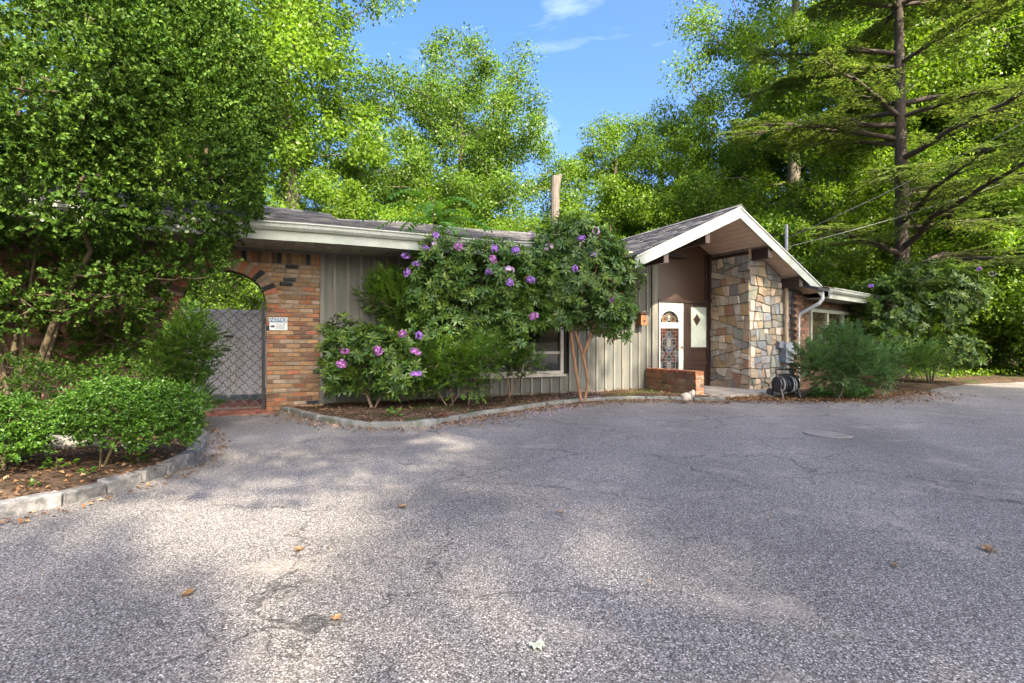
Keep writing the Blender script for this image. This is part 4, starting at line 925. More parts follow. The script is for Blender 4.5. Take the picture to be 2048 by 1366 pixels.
PO = thing('utility_pole', 'wooden utility pole beyond the trees at the right', 'utility pole', (UP[0], UP[1], 0))
q = MB(); q.tube([(0,0,-0.1),(0,0,14)], [0.17, 0.11], 10); part('pole', q, 'bark_grey', PO)
q = MB(); q.box(-1.2, 1.2, -0.06, 0.06, 13.0, 13.12); part('crossarm', q, 'bark_grey', PO)
# thin rod on the roof behind the rhododendron
q = MB(); q.tube([(0,0,0),(0,0,0.62)], 0.012, 6); tag(part('vent_rod', q, 'pipe_grey', None, loc=H(7.6, 1.2, gz(7.6)-0.1)), 'thin vertical rod standing on the gable roof', 'rod')
# ------------------------------------------------------------------ wall lantern
LN = thing('wall_lantern', 'brown tapered wooden wall lantern on the grey boards', 'wall lantern', H(7.93, -0.03, 1.72), HA)
q = MB(); q.hexa([(-0.10,-0.19,-0.14),(0.10,-0.19,-0.14),(0.10,-0.0,-0.14),(-0.10,-0.0,-0.14)], [(-0.075,-0.16,0.12),(0.075,-0.16,0.12),(0.075,-0.0,0.12),(-0.075,-0.0,0.12)]); part('body', q, 'lantern_wood', LN)
q = MB(); q.hexa([(-0.11,-0.20,0.121),(0.11,-0.20,0.121),(0.11,0.0,0.121),(-0.11,0.0,0.121)], [(-0.06,-0.14,0.17),(0.06,-0.14,0.17),(0.06,0.0,0.17),(-0.06,0.0,0.17)]); part('cap', q, 'brown_paint', LN)
q = MB(); q.tube([(0.0,-0.20,-0.04),(0.0,-0.192,-0.04)], 0.022, 8); part('hole', q, 'black_iron', LN)
# ------------------------------------------------------------------ hose reel cart
hx = gp(1583, 796, 0.05)
HR = thing('hose_reel_cart', 'black hose reel cart with coiled garden hose by the stone wall', 'hose reel', (hx[0], hx[1]+0.25, 0.05), R(8))
HR.scale = (0.86, 0.86, 0.86)
for s in (-1, 1):
    q = MB(); x = s*0.225
    q.tube([(x,-0.24,0.0),(x,-0.12,0.30),(x,-0.02,0.52)], [0.03, 0.04, 0.03], 6); q.tube([(x,0.20,0.0),(x,0.08,0.30),(x,-0.02,0.52)], [0.03, 0.04, 0.03], 6)
    q.tube([(x-s*0.01,-0.02,0.30),(x+s*0.02,-0.02,0.30)], [0.19, 0.19], 18); q.tube([(x,-0.25,0.02),(x,0.21,0.02)], 0.028, 6)
    part('side_frame', q, 'black_plastic', HR)
    q = MB(); q.tube([(x+s*0.05,0.17,0.10),(x+s*0.085,0.17,0.10)], 0.10, 16); part('wheel', q, 'black_plastic', HR)
q = MB(); q.tube([(-0.2,-0.02,0.30),(0.2,-0.02,0.30)], 0.085, 14); part('drum', q, 'black_plastic', HR)
q = MB(); rg = random.Random(2)
for k in range(11):
    x = -0.175+0.035*k; rr = 0.165+rg.uniform(-0.02, 0.02); ph = rg.uniform(0, 6)
    q.tube([(x+0.012*math.sin(a*1.0+ph), -0.02+rr*math.cos(a), 0.30+rr*math.sin(a)) for a in [2*math.pi*i/18 for i in range(19)]], 0.015, 6, cap=False)
part('hose', q, 'hose_green', HR)
q = MB()
for x, rr in ((-0.15, 0.185), (0.10, 0.19), (0.165, 0.18)):
    q.tube([(x, -0.02+rr*math.cos(a), 0.30+rr*math.sin(a)) for a in [2*math.pi*i/18 for i in range(19)]], 0.013, 6, cap=False)
part('hose_stripe', q, 'hose_white', HR)
q = MB(); q.tube([(-0.225,-0.02,0.5),(-0.225,0.03,0.62),(-0.2,0.05,0.66),(0.2,0.05,0.66),(0.225,0.03,0.62),(0.225,-0.02,0.5)], 0.02, 8); q.box(-0.2, 0.2, 0.0, 0.04, 0.46, 0.56); part('handle', q, 'black_plastic', HR)
q = MB(); q.tube([(-0.25,-0.02,0.06),(-0.4,-0.12,0.02),(-0.55,-0.05,0.06),(-0.62,0.03,0.12)], 0.013, 6); part('hose_end', q, 'hose_green', HR)

# ------------------------------------------------------------------ small things on the ground
def rockmesh(name, sx, sy, sz, mat, seed, sub=2, amp=0.25):
    bm = bmesh.new(); bmesh.ops.create_icosphere(bm, subdivisions=sub, radius=1)
    for v in bm.verts:
        n = noise.noise(v.co*1.3+Vector((seed, 0, 0)))*amp+noise.noise(v.co*3.1+Vector((seed, 5, 0)))*amp*0.4; v.co *= 1+n; v.co = Vector((v.co.x*sx, v.co.y*sy, v.co.z*sz))
    me = bpy.data.meshes.new(name); bm.to_mesh(me); bm.free(); me.materials.append(MATS[mat]); return me
x, y = gp(1372, 797, 0.1); tag(link('rock', rockmesh('rock', 0.10, 0.08, 0.09, 'rock_white', 3), None, (x, y, 0.13)), 'pale angular rock beside the end of the low brick wall', 'rock')
x, y = gp(1384, 793, 0.1); tag(link('rock', rockmesh('rock', 0.055, 0.05, 0.08, 'rock_white', 8), None, (x, y, 0.16), (0.2, 0.5, 0)), 'smaller pale rock leaning behind the larger rock', 'rock')
x, y = gp(884, 846); 
q = MB(); rg = random.Random(12)
for i in range(60):
    a = rg.uniform(0, 6.28); e = rg.uniform(0.0, 1.2); l = rg.uniform(0.06, 0.14); d = Vector((math.cos(a)*math.cos(e), math.sin(a)*math.cos(e), math.sin(e)))
    q.tube([(0,0,0.03), d*l*0.6+Vector((0,0,0.03)), d*l+Vector((0,0,0.0))], [0.006, 0.004, 0.002], 4)
tag(part('root_clump', q, 'root_brown', None, loc=(x, y+0.05, 0.05)), 'brown fibrous root clump lying on the kerb', 'root clump')
x, y = gp(1655, 869); q = MB(); q.tube([(0,0,-0.02),(0,0,0.004)], 0.27, 32); q2 = MB()
CV = thing('utility_cover', 'dark round utility cover set into the driveway', 'manhole cover', (x, y, 0.004)); part('disc', q, 'iron_cover', CV)
q = MB(); q.tube([(0.27*math.cos(a), 0.27*math.sin(a), 0.001) for a in [2*math.pi*i/32 for i in range(33)]], 0.012, 5, cap=False); part('rim', q, 'iron_cover', CV)
x, y = gp(1170, 851)
x0, y0 = gp(70, 905, 0.1)
q = MB(); q.tube([(-0.55,0,0),(-0.2,0.02,0.01),(0.15,0.0,0.0),(0.5,-0.02,0.01)], [0.07, 0.085, 0.08, 0.07], 10)
tag(part('fallen_log', q, 'log_wood', None, smooth=True, loc=(px(95, 5.3), 5.3, 0.17), rot=(0, 0, R(12))), 'weathered grey log lying under the clipped shrubs', 'log')
q = MB(); q.tube([(0,0,0),(0.45,0.05,0.30),(0.85,0.12,0.55)], [0.03, 0.026, 0.02], 7)
jx, jy = gp(1607, 793, 0.06)
tag(part('leaning_stick', q, 'bark_grey', None, smooth=True, loc=(jx, jy+0.05, 0.07)), 'bare grey stick leaning from the hose reel into the juniper', 'branch')

# ------------------------------------------------------------------ foliage generators
def cluster_leaves(rg, C, n_each, rad, size, flat=0.75, up=0.45, shell=0.5):
    n = len(C)*n_each; c = np.repeat(C, n_each, 0); rr = np.repeat(np.broadcast_to(rad, (len(C),)), n_each)[:, None]
    d = rdir(rg, n); r = rg.random((n, 1))**shell; P = c+d*r*rr*np.array([[1, 1, flat]])
    Dv = unit(d*0.6+rdir(rg, n)*0.9+np.array([[0, 0, -0.25]])); Nv = unit(rdir(rg, n)*0.62+d*0.75+np.array([[0, 0, up]]))
    s = size*rg.uniform(0.6, 1.25, n); return leaves(P, Dv, Nv, s, s*rg.uniform(0.6, 0.85, n), fold=0.18)
def twig_leaves(rg, P, D, n_each, tlen, ll, lw, spread=0.9, fold=0.25, up=0.4):
    n = len(P)*n_each; p = np.repeat(P, n_each, 0); d = np.repeat(unit(D), n_each, 0); f = rg.random((n, 1)); tl = np.repeat(np.broadcast_to(tlen, (len(P),)), n_each)[:, None]
    bend = np.repeat(rdir(rg, len(P)), n_each, 0)
    pos = p+d*f*tl+bend*f*f*tl*0.25
    side = rdir(rg, n); Dv = unit(d*0.55+side*spread); Nv = unit(rdir(rg, n)*0.8+np.array([[0, 0, up]])+d*0.3)
    s = rg.uniform(0.7, 1.25, n); return leaves(pos, Dv, Nv, ll*s, lw*s, fold=fold)
def spray(rg, P, D, n_each, tlen, ll, lw, plane_up=True):
    """flat sprays of needles to both sides of a twig"""
    n = len(P)*n_each; d = unit(D); S = unit(np.cross(d, np.array([[0, 0, 1.0]])+0.25*rdir(rg, len(P)))); Nn = np.cross(S, d)
    p = np.repeat(P, n_each, 0); dd = np.repeat(d, n_each, 0); ss = np.repeat(S, n_each, 0); nn = np.repeat(Nn, n_each, 0); tl = np.repeat(np.broadcast_to(tlen, (len(P),)), n_each)[:, None]
    f = rg.random((n, 1)); sg = np.where(rg.random((n, 1)) < 0.5, -1, 1); wid = (1.1-f)
    pos = p+dd*f*tl+ss*sg*wid*tl*0.12*rg.random((n, 1)); Dv = unit(dd*0.75+ss*sg*0.8+0.25*rdir(rg, n)); Nv = unit(nn+0.45*rdir(rg, n))
    s = rg.uniform(0.7, 1.3, n); return leaves(pos, Dv, Nv, ll*s, lw*s, fold=0.1)
def blob_points(rg, n, lobes, shell=0.18, low=-1.0, lump=0.18, seed=0.0):
    """points near the surface of a union of ellipsoids; returns points and outward directions"""
    out = []; dirs = []; L_ = np.array(lobes, float); vol = (L_[:, 3]*L_[:, 4]+L_[:, 3]*L_[:, 5]+L_[:, 4]*L_[:, 5]); pr = vol/vol.sum()
    need = n
    while need > 0:
        k = rg.choice(len(L_), size=need*2, p=pr); d = rdir(rg, need*2); d = d[d[:, 2] > low] if low > -1 else d; k = k[:len(d)]
        c = L_[k, :3]; r = L_[k, 3:]; lum = np.array([noise.noise(Vector((a[0]*2.3+seed, a[1]*2.3+b*3.1, a[2]*2.3))) for a, b in zip(d, k)])
        s = (1-rg.random(len(d))**1.6*shell+lum*lump)[:, None]; p = c+d*r*s
        ok = np.ones(len(p), bool)
        for j in range(len(L_)):
            q = ((p-L_[j, :3])/L_[j, 3:]); ok &= ~((np.linalg.norm(q, axis=1) < 1-shell*1.15-lump*0.4) & (k != j))
        p, dd = p[ok], unit(d[ok]/r[ok]); out.append(p[:need]); dirs.append(dd[:need]); need -= len(out[-1])
    return np.concatenate(out), np.concatenate(dirs)

# ------------------------------------------------------------------ deciduous trees
def tree_meshes(seed, Ht, cz, rx, rz, ncl, nleaf, clr, lsize, mat, bark, lean=(0, 0), trunk_r=None, gap=0.0, low=0.0, lumps=0.38):
    rg = np.random.default_rng(seed); C = []
    while len(C) < ncl:
        d = rdir(rg, 1)[0]; r = rg.random()**0.42
        lump = 1+lumps*noise.noise(Vector((d[0]*1.6+seed*3.7, d[1]*1.6, d[2]*1.6)))
        p = np.array([d[0]*rx, d[1]*rx, d[2]*rz*(1 if d[2] > 0 else 0.85)])*r*lump
        if noise.noise(Vector(p*0.45)+Vector((seed, 0, 9))) < gap-0.25 and rg.random() < 0.8: continue
        C.append(p+np.array([lean[0], lean[1], cz]))
    C = np.array(C); rad = clr*rg.uniform(0.6, 1.25, ncl)
    tr = [(lean[0]*f*f+0.12*math.sin(f*5+seed)*f, lean[1]*f*f+0.12*math.cos(f*4+seed)*f, f*(cz+rz*0.55)) for f in np.linspace(0, 1, 9)]
    nodes, par, r_ = skeleton(tr, C, rg, r_tip=0.020, power=0.46, step=0.8, jit=0.22)
    if trunk_r:
        for i in range(9): r_[i] = max(r_[i], trunk_r*(1-0.75*i/9))
    tm = branch_mesh('trunk', nodes, par, r_, bark)
    V, F_ = cluster_leaves(rg, C, nleaf, rad, lsize)
    return tm, npmesh('crown', V, F_, mat)
def tree(name, label, meshes, x, y, rz=0.0, s=1.0, sz=None, group=None, cat='tree', z=-0.05):
    t = thing(name, label, cat, (x, y, z), rz, group); t.scale = (s, s, sz or s)
    link('trunk', meshes[0], t); link('crown', meshes[1], t); return t
TM1 = tree_meshes(1, 18, 12.0, 4.2, 7.5, 205, 470, 0.95, 0.124, 'leaf_maple', 'bark_grey', lean=(-0.6, 0), trunk_r=0.42)
TM2 = tree_meshes(2, 16, 9.4, 5.1, 6.5, 265, 470, 0.92, 0.122, 'leaf_oak', 'bark_grey', trunk_r=0.36, lumps=0.2, gap=-0.12)
TM3 = tree_meshes(3, 13, 8.3, 3.7, 4.8, 140, 470, 0.82, 0.120, 'leaf_maple', 'bark_dark', lean=(0.5, 0.2), trunk_r=0.26, gap=0.08)
TM4 = tree_meshes(4, 19, 11.5, 5.2, 8.8, 245, 470, 0.98, 0.124, 'leaf_green', 'bark_grey', trunk_r=0.4)
TM5 = tree_meshes(5, 9, 4.6, 2.5, 4.0, 95, 430, 0.70, 0.11, 'leaf_green', 'bark_dark', trunk_r=0.14)
TM6 = tree_meshes(6, 6, 2.7, 2.2, 2.7, 85, 430, 0.60, 0.10, 'leaf_deep', 'bark_dark', trunk_r=0.10)
TM8 = tree_meshes(8, 17, 11.5, 4.9, 4.0, 112, 440, 1.0, 0.165, 'leaf_oak', 'bark_grey', trunk_r=0.3)
TM9 = tree_meshes(9, 17, 11.5, 4.6, 1.2, 6, 700, 0.9, 0.15, 'leaf_oak', 'bark_grey', trunk_r=0.25)
TM7 = tree_meshes(7, 7, 3.4, 2.3, 3.2, 85, 430, 0.62, 0.105, 'leaf_maple', 'bark_dark', trunk_r=0.10)
def T(m, xpx, Y, label, rz=0.0, s=1.0, sz=None, name='deciduous_tree', group=None, cat='tree'): return tree(name, label, m, px(xpx, Y), Y, rz, s, sz, group, cat)
T(TM1, 585, 19.5, 'tall yellow green maple behind the left roof, trunk forking high', 0.3, 1.08)
T(TM2, 925, 25.5, 'broad rounded oak rising above the middle of the roof', 1.0, 1.0)
T(TM3, 1215, 27.0, 'open crowned yellow green tree just right of the dead trunk', 0.2, 0.98)
T(TM3, 1345, 28.5, 'airy yellow green tree above the gable peak', 2.4, 1.05)
T(TM4, 1590, 24.5, 'very tall green tree filling the sky right of the gable', 0.8, 1.1)
T(TM4, 2010, 22.0, 'very tall green tree at the right edge of the photo', 2.9, 1.05)
T(TM2, 700, 29.0, 'green tree between the maple and the broad oak', 3.3, 0.80)
T(TM1, 300, 22.0, 'tall maple mostly hidden behind the huge clipped shrub', 4.0, 1.0)
T(TM4, 1790, 31.0, 'tall green tree far behind the hemlock trunk', 4.1, 0.95)
T(TM2, 60, 19.0, 'green tree behind the huge shrub at the left edge', 5.0, 0.9)
T(TM4, 1745, 26.5, 'tall leafy tree directly behind the hemlock', 5.2, 1.05)
T(TM1, 1900, 24.5, 'tall yellow green tree between the hemlock and the right edge', 1.9, 1.05)
T(TM2, 1480, 30.0, 'rounded green tree behind the gable peak', 2.2, 0.86)
ORD = ['first', 'second', 'third', 'fourth', 'fifth', 'sixth', 'seventh', 'eighth', 'ninth', 'tenth', 'eleventh', 'twelfth', 'thirteenth']
HUE = {id(TM5): 'light green', id(TM6): 'dark green', id(TM7): 'yellow green'}
i = 0
for xpx, Y, m, s in ((520, 17.5, TM7, 1.0), (640, 18.5, TM5, 0.85), (760, 19.5, TM7, 0.95), (850, 21, TM5, 0.9), (960, 20, TM6, 1.05), (1040, 22, TM7, 1.05), (1130, 23, TM5, 0.85), (1240, 22, TM7, 0.85), (1340, 21.5, TM6, 1.1), (1430, 22, TM5, 1.0), (1540, 19.5, TM6, 1.15), (1640, 19, TM5, 0.95), (1720, 21, TM7, 1.0)):
    T(m, xpx, Y, HUE[id(m)]+' bushy understory tree above the roof, '+ORD[i]+' from the left', i*1.3, s, None, 'understory_tree', 'understory trees behind the roof', 'tree'); i += 1
for xpx, Y, m, s in ((1850, 23.0, TM5, 1.1), (1900, 18.5, TM5, 1.0), (1960, 20.0, TM6, 1.2), (2050, 18.0, TM6, 1.2), (2110, 21.0, TM7, 1.1), (2200, 17.8, TM6, 1.2), (2350, 20, TM5, 1.2)):
    T(m, xpx, Y, HUE[id(m)]+' understory tree at the far driveway end, '+ORD[i-13]+' from the left', i*1.7, s, None, 'understory_tree', 'understory trees at the driveway end', 'tree'); i += 1
for xpx, Y, m, s in ((470, 15.2, TM7, 0.7), (400, 16.5, TM5, 0.8), (290, 15, TM6, 1.0), (150, 14, TM6, 1.1), (-40, 13, TM6, 1.2)):
    T(m, xpx, Y, HUE[id(m)]+' small tree behind the vinyl gate, '+ORD[i-20]+' from the right', i*2.1, s, None, 'understory_tree', 'small trees behind the vinyl gate', 'tree'); i += 1
# a far wood that reads as one mass
rg = np.random.default_rng(77); C = []
for k in range(420):
    a = rg.uniform(-1.25, 1.25); r = rg.uniform(36, 60); C.append((math.sin(a)*r, math.cos(a)*r, rg.uniform(0.5, 10.5)*(1-0.25*abs(math.sin(a*5)))))
V, F_ = cluster_leaves(rg, np.array(C), 85, rg.uniform(1.6, 2.8, 420), 0.42)
o = link('woodland', npmesh('woodland', V, F_, 'leaf_green')); stuff(tag(o, 'mass of woodland foliage far behind the house', 'woodland'))
# trees behind the photographer that shade the driveway
for k, (x, y, m, sc, sz, lab) in enumerate(((5.0, -2.6, TM8, 0.9, 1.1, 'tall tree just behind the photographer'), (19.2, -6.2, TM8, 1.02, 1.45, 'tall tree right of the driveway, outside the photo'), (17.4, -15.4, TM8, 1.35, 1.5, 'tallest tree behind the photographer to the right'), (7.2, -15.2, TM9, 1.2, 1.45, 'sparse tree behind the photographer'), (13.4, -10.6, TM8, 0.95, 1.3, 'tree between the two tallest trees behind the photographer'))):
    tree('shade_tree', lab+', casting dappled shade', m, x, y, k*1.1+0.4, sc, sz, 'trees shading the driveway')

# ------------------------------------------------------------------ hemlock
def hemlock(seed, Ht, nb):
    rg = np.random.default_rng(seed); nodes = []; par = []; rad = []
    for i in range(15): nodes.append(np.array([0.10*math.sin(i*0.9), 0.08*math.cos(i*0.7), Ht*i/14])); par.append(i-1); rad.append(0.235*(1-i/15.5)+0.025)
    P, D, TL = [], [], []
    for b in range(nb):
        f = rg.uniform(0.14, 0.97); z = f*Ht; k = min(13, int(z/Ht*14)); a = b*2.399+rg.uniform(-0.4, 0.4); Lb = (1-f)**0.55*5.4*rg.uniform(0.65, 1.15)+0.6
        rise = rg.uniform(-0.02, 0.34) if f < 0.75 else 0.5
        prev = k; p = nodes[k]+(nodes[k+1]-nodes[k])*(z/Ht*14-k); nodes.append(p.copy()); par.append(k); rad.append(0.03+0.012*Lb); prev = len(nodes)-1
        m = 7; d = np.array([math.cos(a), math.sin(a), rise])
        for j in range(1, m+1):
            ff = j/m; q = p+d*Lb*ff+np.array([0, 0, -0.085*Lb*ff*ff])+rg.normal(size=3)*0.05*Lb/m
            nodes.append(q); par.append(prev); rad.append((0.03+0.011*Lb)*(1-0.85*ff)+0.006); 
            if j >= 2:
                dirb = unit((q-nodes[prev])[None])[0]; side = np.array([-dirb[1], dirb[0], 0])
                for s_ in (-1, 1):
                    for rep in range(2):
                        l = Lb*0.34*(1.15-ff*0.75)*rg.uniform(0.5, 1.1); e = dirb*0.8+side*s_*rg.uniform(0.6, 1.0)+np.array([0, 0, rg.uniform(-0.28, 0.05)]); e = e/np.linalg.norm(e)
                        st = nodes[prev]+(q-nodes[prev])*rg.random(); pv_ = prev; nodes.append(st+e*l*0.5); par.append(prev); rad.append(0.010); nodes.append(st+e*l+np.array([0, 0, -0.1*l])); par.append(len(nodes)-2); rad.append(0.005)
                        for g_ in np.linspace(0.10, 1.0, 8):
                            for s2 in (-1, 1):
                                e2 = e*0.8+np.array([-e[1], e[0], 0])*s2*0.65+np.array([0, 0, -0.12]); P.append(st+e*l*g_); D.append(e2); TL.append(0.30*(1.2-0.6*g_)*rg.uniform(0.7, 1.3))
            prev = len(nodes)-1 if j < 2 else [i_ for i_ in range(len(nodes)-1, -1, -1) if np.allclose(nodes[i_], q)][0]
    P, D, TL = np.array(P), np.array(D), np.array(TL)
    V, F_ = spray(rg, P, D, 7, TL*1.15, 0.115, 0.045)
    return branch_mesh('trunk', np.array(nodes), par, np.array(rad), 'bark_dark'), npmesh('crown', V, F_, 'needle_hemlock')
HM = hemlock(5, 19, 60)
t = tree('hemlock_tree', 'large hemlock with layered drooping branches right of the gable', HM, px(1800, 16.5), 16.5, 0.5)
# dead trunk
rg = np.random.default_rng(8)
DT = thing('dead_trunk', 'broken off pale dead trunk standing behind the roof', 'dead tree', (px(1111, 17.0), 17.0, 0))
q = MB(); q.tube([(0,0,0),(0.02,0,3),(0.0,0,5.0),(-0.02,0,6.0),(0.0,0,6.55)], [0.24, 0.18, 0.15, 0.145, 0.14], 12)
q.tube([(0.05,0,6.2),(0.16,0,6.62)], [0.09, 0.06], 7)
part('trunk', q, 'dead_wood', DT, smooth=False)

# ------------------------------------------------------------------ the huge clipped shrub at the left
def shrub(name, label, cat, loc, targets, stems, leafparts, leafmats, bark, r_tip=0.006, power=0.47, step=0.3, jit=0.25, rg=None):
    t = thing(name, label, cat, loc)
    A = []
    nodes_all = []; par_all = []; rad_all = []
    tg = np.asarray(targets); st = [np.array(s) for s in stems]
    own = np.argmin(np.stack([np.linalg.norm(tg-s[-1], axis=1) for s in st], 1), 1)
    for i, s in enumerate(st):
        sel = tg[own == i]
        if len(sel) == 0: sel = s[-1:]+np.array([[0, 0, 0.1]])
        n, p, r = skeleton(list(s), sel, rg, r_tip, power, step, jit); o = len(nodes_all)
        nodes_all += list(n); par_all += [(q+o if q >= 0 else -1) for q in p]; rad_all += list(r)
    link('stems', branch_mesh('stems', np.array(nodes_all), par_all, np.array(rad_all), bark), t)
    V, F_, Mi = merge(leafparts); link('foliage', npmesh('foliage', V, F_, leafmats, Mi), t); return t
rg = np.random.default_rng(21)
bx, by = px(60, 7.0), 7.0
lobes = [(0, 0.2, 4.6, 2.35, 2.0, 2.0), (1.35, 0.30, 3.60, 1.45, 1.4, 1.32), (-1.6, -0.6, 4.3, 2.0, 1.9, 2.2), (0.6, -0.9, 4.4, 1.7, 1.3, 1.5), (1.1, 0.9, 4.9, 1.6, 1.4, 1.7), (-0.6, 0.5, 5.8, 2.2, 2.0, 1.6), (0.75, -0.55, 3.10, 1.15, 0.8, 0.85), (-0.5, -0.9, 3.15, 1.3, 0.8, 0.9), (-1.9, -0.9, 3.2, 1.2, 0.9, 1.0)]
P, D = blob_points(rg, 22000, lobes, 0.26, -0.85, 0.10, 1.0)
tc_ = unit(-(P+np.array([[bx, by, 0.0]]))); fac = (D*tc_).sum(1)+0.35*D[:, 0]; keep = (fac > -0.1) | (rg.random(len(P)) < 0.07); P, D = P[keep][:9300], D[keep][:9300]
low = [(1.75, 0.3, 2.15, 0.65, 0.5, 0.42), (1.1, -0.1, 1.75, 0.6, 0.6, 0.40), (-0.1, -0.7, 1.55, 0.8, 0.5, 0.35), (-0.9, -0.9, 2.0, 0.9, 0.5, 0.5), (0.4, 0.2, 2.4, 0.8, 0.6, 0.45), (-1.6, 0.2, 1.6, 0.9, 0.6, 0.6), (0.3, 0.9, 1.2, 1.0, 0.4, 0.7)]
P2, D2 = blob_points(rg, 1500, low, 0.8, -0.9, 0.25, 3.0)
PA, DA = np.concatenate([P, P2]), np.concatenate([D, D2])
DA = unit(DA*0.7+rdir(rg, len(DA))*0.5+np.array([[0, 0, 0.35]]))
lp = [(*twig_leaves(rg, PA, DA, 26, rg.uniform(0.12, 0.26, len(PA)), 0.053, 0.034), 0)]
stems = []
for k in range(9):
    a = k*0.7+0.3; ex = np.array([math.cos(a)*rg.uniform(0.5, 1.3), math.sin(a)*rg.uniform(0.2, 0.9), rg.uniform(2.0, 2.9)]); b0 = np.array([-0.15+0.12*math.cos(a*2), 0.1*math.sin(a*3), 0.0])
    stems.append([b0+(ex-b0)*f+np.array([0, 0, 0.25*math.sin(math.pi*f)]) for f in np.linspace(0, 1, 7)])
ci = rg.choice(len(P), 420, replace=False); tg = np.concatenate([P[ci]-0.32*D[ci], P2[::5]])
shrub('clipped_privet', 'huge clipped privet shrub filling the upper left with bare stems below', 'shrub', (bx, by, 0.05), tg, stems, lp, ['leaf_privet'], 'bark_olive', r_tip=0.0055, power=0.50, step=0.3, jit=0.3, rg=rg)
# small clipped shrubs
def box_shrub(label, x, y, lobes, n, seed, stem_h=0.35, mat='leaf_box', ll=0.028, each=22, group=None, name='clipped_shrub', low=-0.6):
    rg = np.random.default_rng(seed); P, D = blob_points(rg, n, lobes, 0.35, low, 0.16, seed)
    D = unit(D*0.8+rdir(rg, n)*0.5+np.array([[0, 0, 0.3]])); lp = [(*twig_leaves(rg, P, D, each, rg.uniform(0.06, 0.13, n), ll, ll*0.55), 0)]
    cx = np.mean([l[:3] for l in lobes], 0); st = []
    for k in range(3):
        e = np.array([cx[0]*0.4+rg.uniform(-0.15, 0.15), cx[1]*0.4+rg.uniform(-0.1, 0.1), stem_h]); b0 = np.array([rg.uniform(-.03, .03), rg.uniform(-.03, .03), 0]); st.append([b0+(e-b0)*f for f in np.linspace(0, 1, 4)])
    t = shrub(name, label, 'shrub', (x, y, 0.07), (P-D*0.09)[::max(1, n//120)], st, lp, [mat], 'bark_olive', r_tip=0.0035, power=0.42, step=0.12, jit=0.25, rg=rg); t.scale = (1, 1, 0.88); return t
bx2 = gp(200, 936, 0.08)
box_shrub('clipped bright green shrub with short trunk behind the granite kerb', bx2[0], bx2[1], [(0.10, 0.1, 0.58, 0.44, 0.40, 0.25), (0.42, 0.2, 0.56, 0.32, 0.33, 0.24), (-0.16, 0.1, 0.48, 0.26, 0.3, 0.20), (0.48, 0.1, 0.38, 0.26, 0.25, 0.24), (0.14, 0.15, 0.40, 0.44, 0.34, 0.20), (0.05, 0.1, 0.66, 0.32, 0.3, 0.18)], 1800, 31)
box_shrub('clipped bright green shrub at the left edge of the photo', px(10, 4.5), 4.5, [(-0.04, 0, 0.46, 0.36, 0.34, 0.24), (-0.42, 0, 0.42, 0.40, 0.34, 0.28), (0.05, -0.1, 0.30, 0.28, 0.26, 0.22), (-0.35, 0, 0.26, 0.5, 0.3, 0.2)], 1400, 32)
box_shrub('loose green sprays of shrub behind the two clipped shrubs', px(120, 5.5), 5.5, [(0.0, 0, 0.75, 0.5, 0.3, 0.2), (0.5, 0.2, 0.85, 0.35, 0.3, 0.2), (-0.6, 0.1, 0.85, 0.5, 0.3, 0.25)], 300, 33, stem_h=0.5, mat='leaf_privet', ll=0.034)
def yew(label, x, y, lobes, n, seed, newfrac=0.35, stem_h=0.5, ll=0.040, lw=0.019, each=24, tl=(0.10, 0.22), mats=('needle_yew', 'needle_yew_new'), name='yew_shrub', bark='bark_twig', z=0.07, low=-0.7):
    rg = np.random.default_rng(seed); P, D = blob_points(rg, n, lobes, 0.55, low, 0.28, seed)
    D = unit(D*0.9+rdir(rg, n)*0.45+np.array([[0, 0, 0.35]])); zz = (P[:, 2]-P[:, 2].min())/max(1e-6, np.ptp(P[:, 2])); new = rg.random(n) < newfrac*(0.3+1.2*zz)
    lp = []
    for i, sel in enumerate((~new, new)):
        if sel.sum(): lp.append((*spray(rg, P[sel], D[sel], each, rg.uniform(tl[0], tl[1], sel.sum()), ll, lw), i))
    st = []
    for k in range(4):
        c = lobes[k % len(lobes)]; e = np.array([c[0]*0.55, c[1]*0.55, min(stem_h, c[2])]); b0 = np.array([0.05*math.cos(k*2), 0.05*math.sin(k*2), 0]); st.append([b0+(e-b0)*f for f in np.linspace(0, 1, 4)])
    return shrub(name, label, 'shrub', (x, y, z), P[::max(1, n//120)], st, lp, list(mats), bark, r_tip=0.004, power=0.42, step=0.18, jit=0.25, rg=rg)
yew('dark upright yew beside the iron gate', px(372, 6.9), 6.9, [(0, 0, 0.95, 0.34, 0.34, 0.55), (-0.25, 0.1, 0.7, 0.35, 0.3, 0.45), (0.12, 0, 1.1, 0.25, 0.25, 0.38), (0.05, 0, 0.4, 0.3, 0.3, 0.3)], 1000, 41, 0.35)
yew('bright tipped yew against the grey boards left of the rhododendrons', px(795, 9.55), 9.55, [(0, 0, 1.85, 0.42, 0.3, 0.5), (-0.3, -0.05, 1.95, 0.32, 0.25, 0.42), (0.15, 0, 1.2, 0.4, 0.3, 0.5), (-0.15, 0, 2.2, 0.2, 0.2, 0.25)], 1000, 42, 0.9, 1.2)
yew('dark low yew under the middle rhododendron', px(900, 9.0), 9.0, [(0, 0, 0.70, 0.6, 0.3, 0.45), (0.55, 0, 0.80, 0.45, 0.3, 0.42), (-0.55, 0, 0.6, 0.5, 0.3, 0.42), (0.1, 0, 0.4, 0.6, 0.25, 0.25)], 1200, 43, 0.5, 0.4)
yew('sparse low yew in front of the picture window', px(1015, 9.6), 9.6, [(0, 0, 0.85, 0.35, 0.25, 0.35), (0.35, 0, 0.7, 0.3, 0.2, 0.3)], 330, 44, 0.2, 0.5)
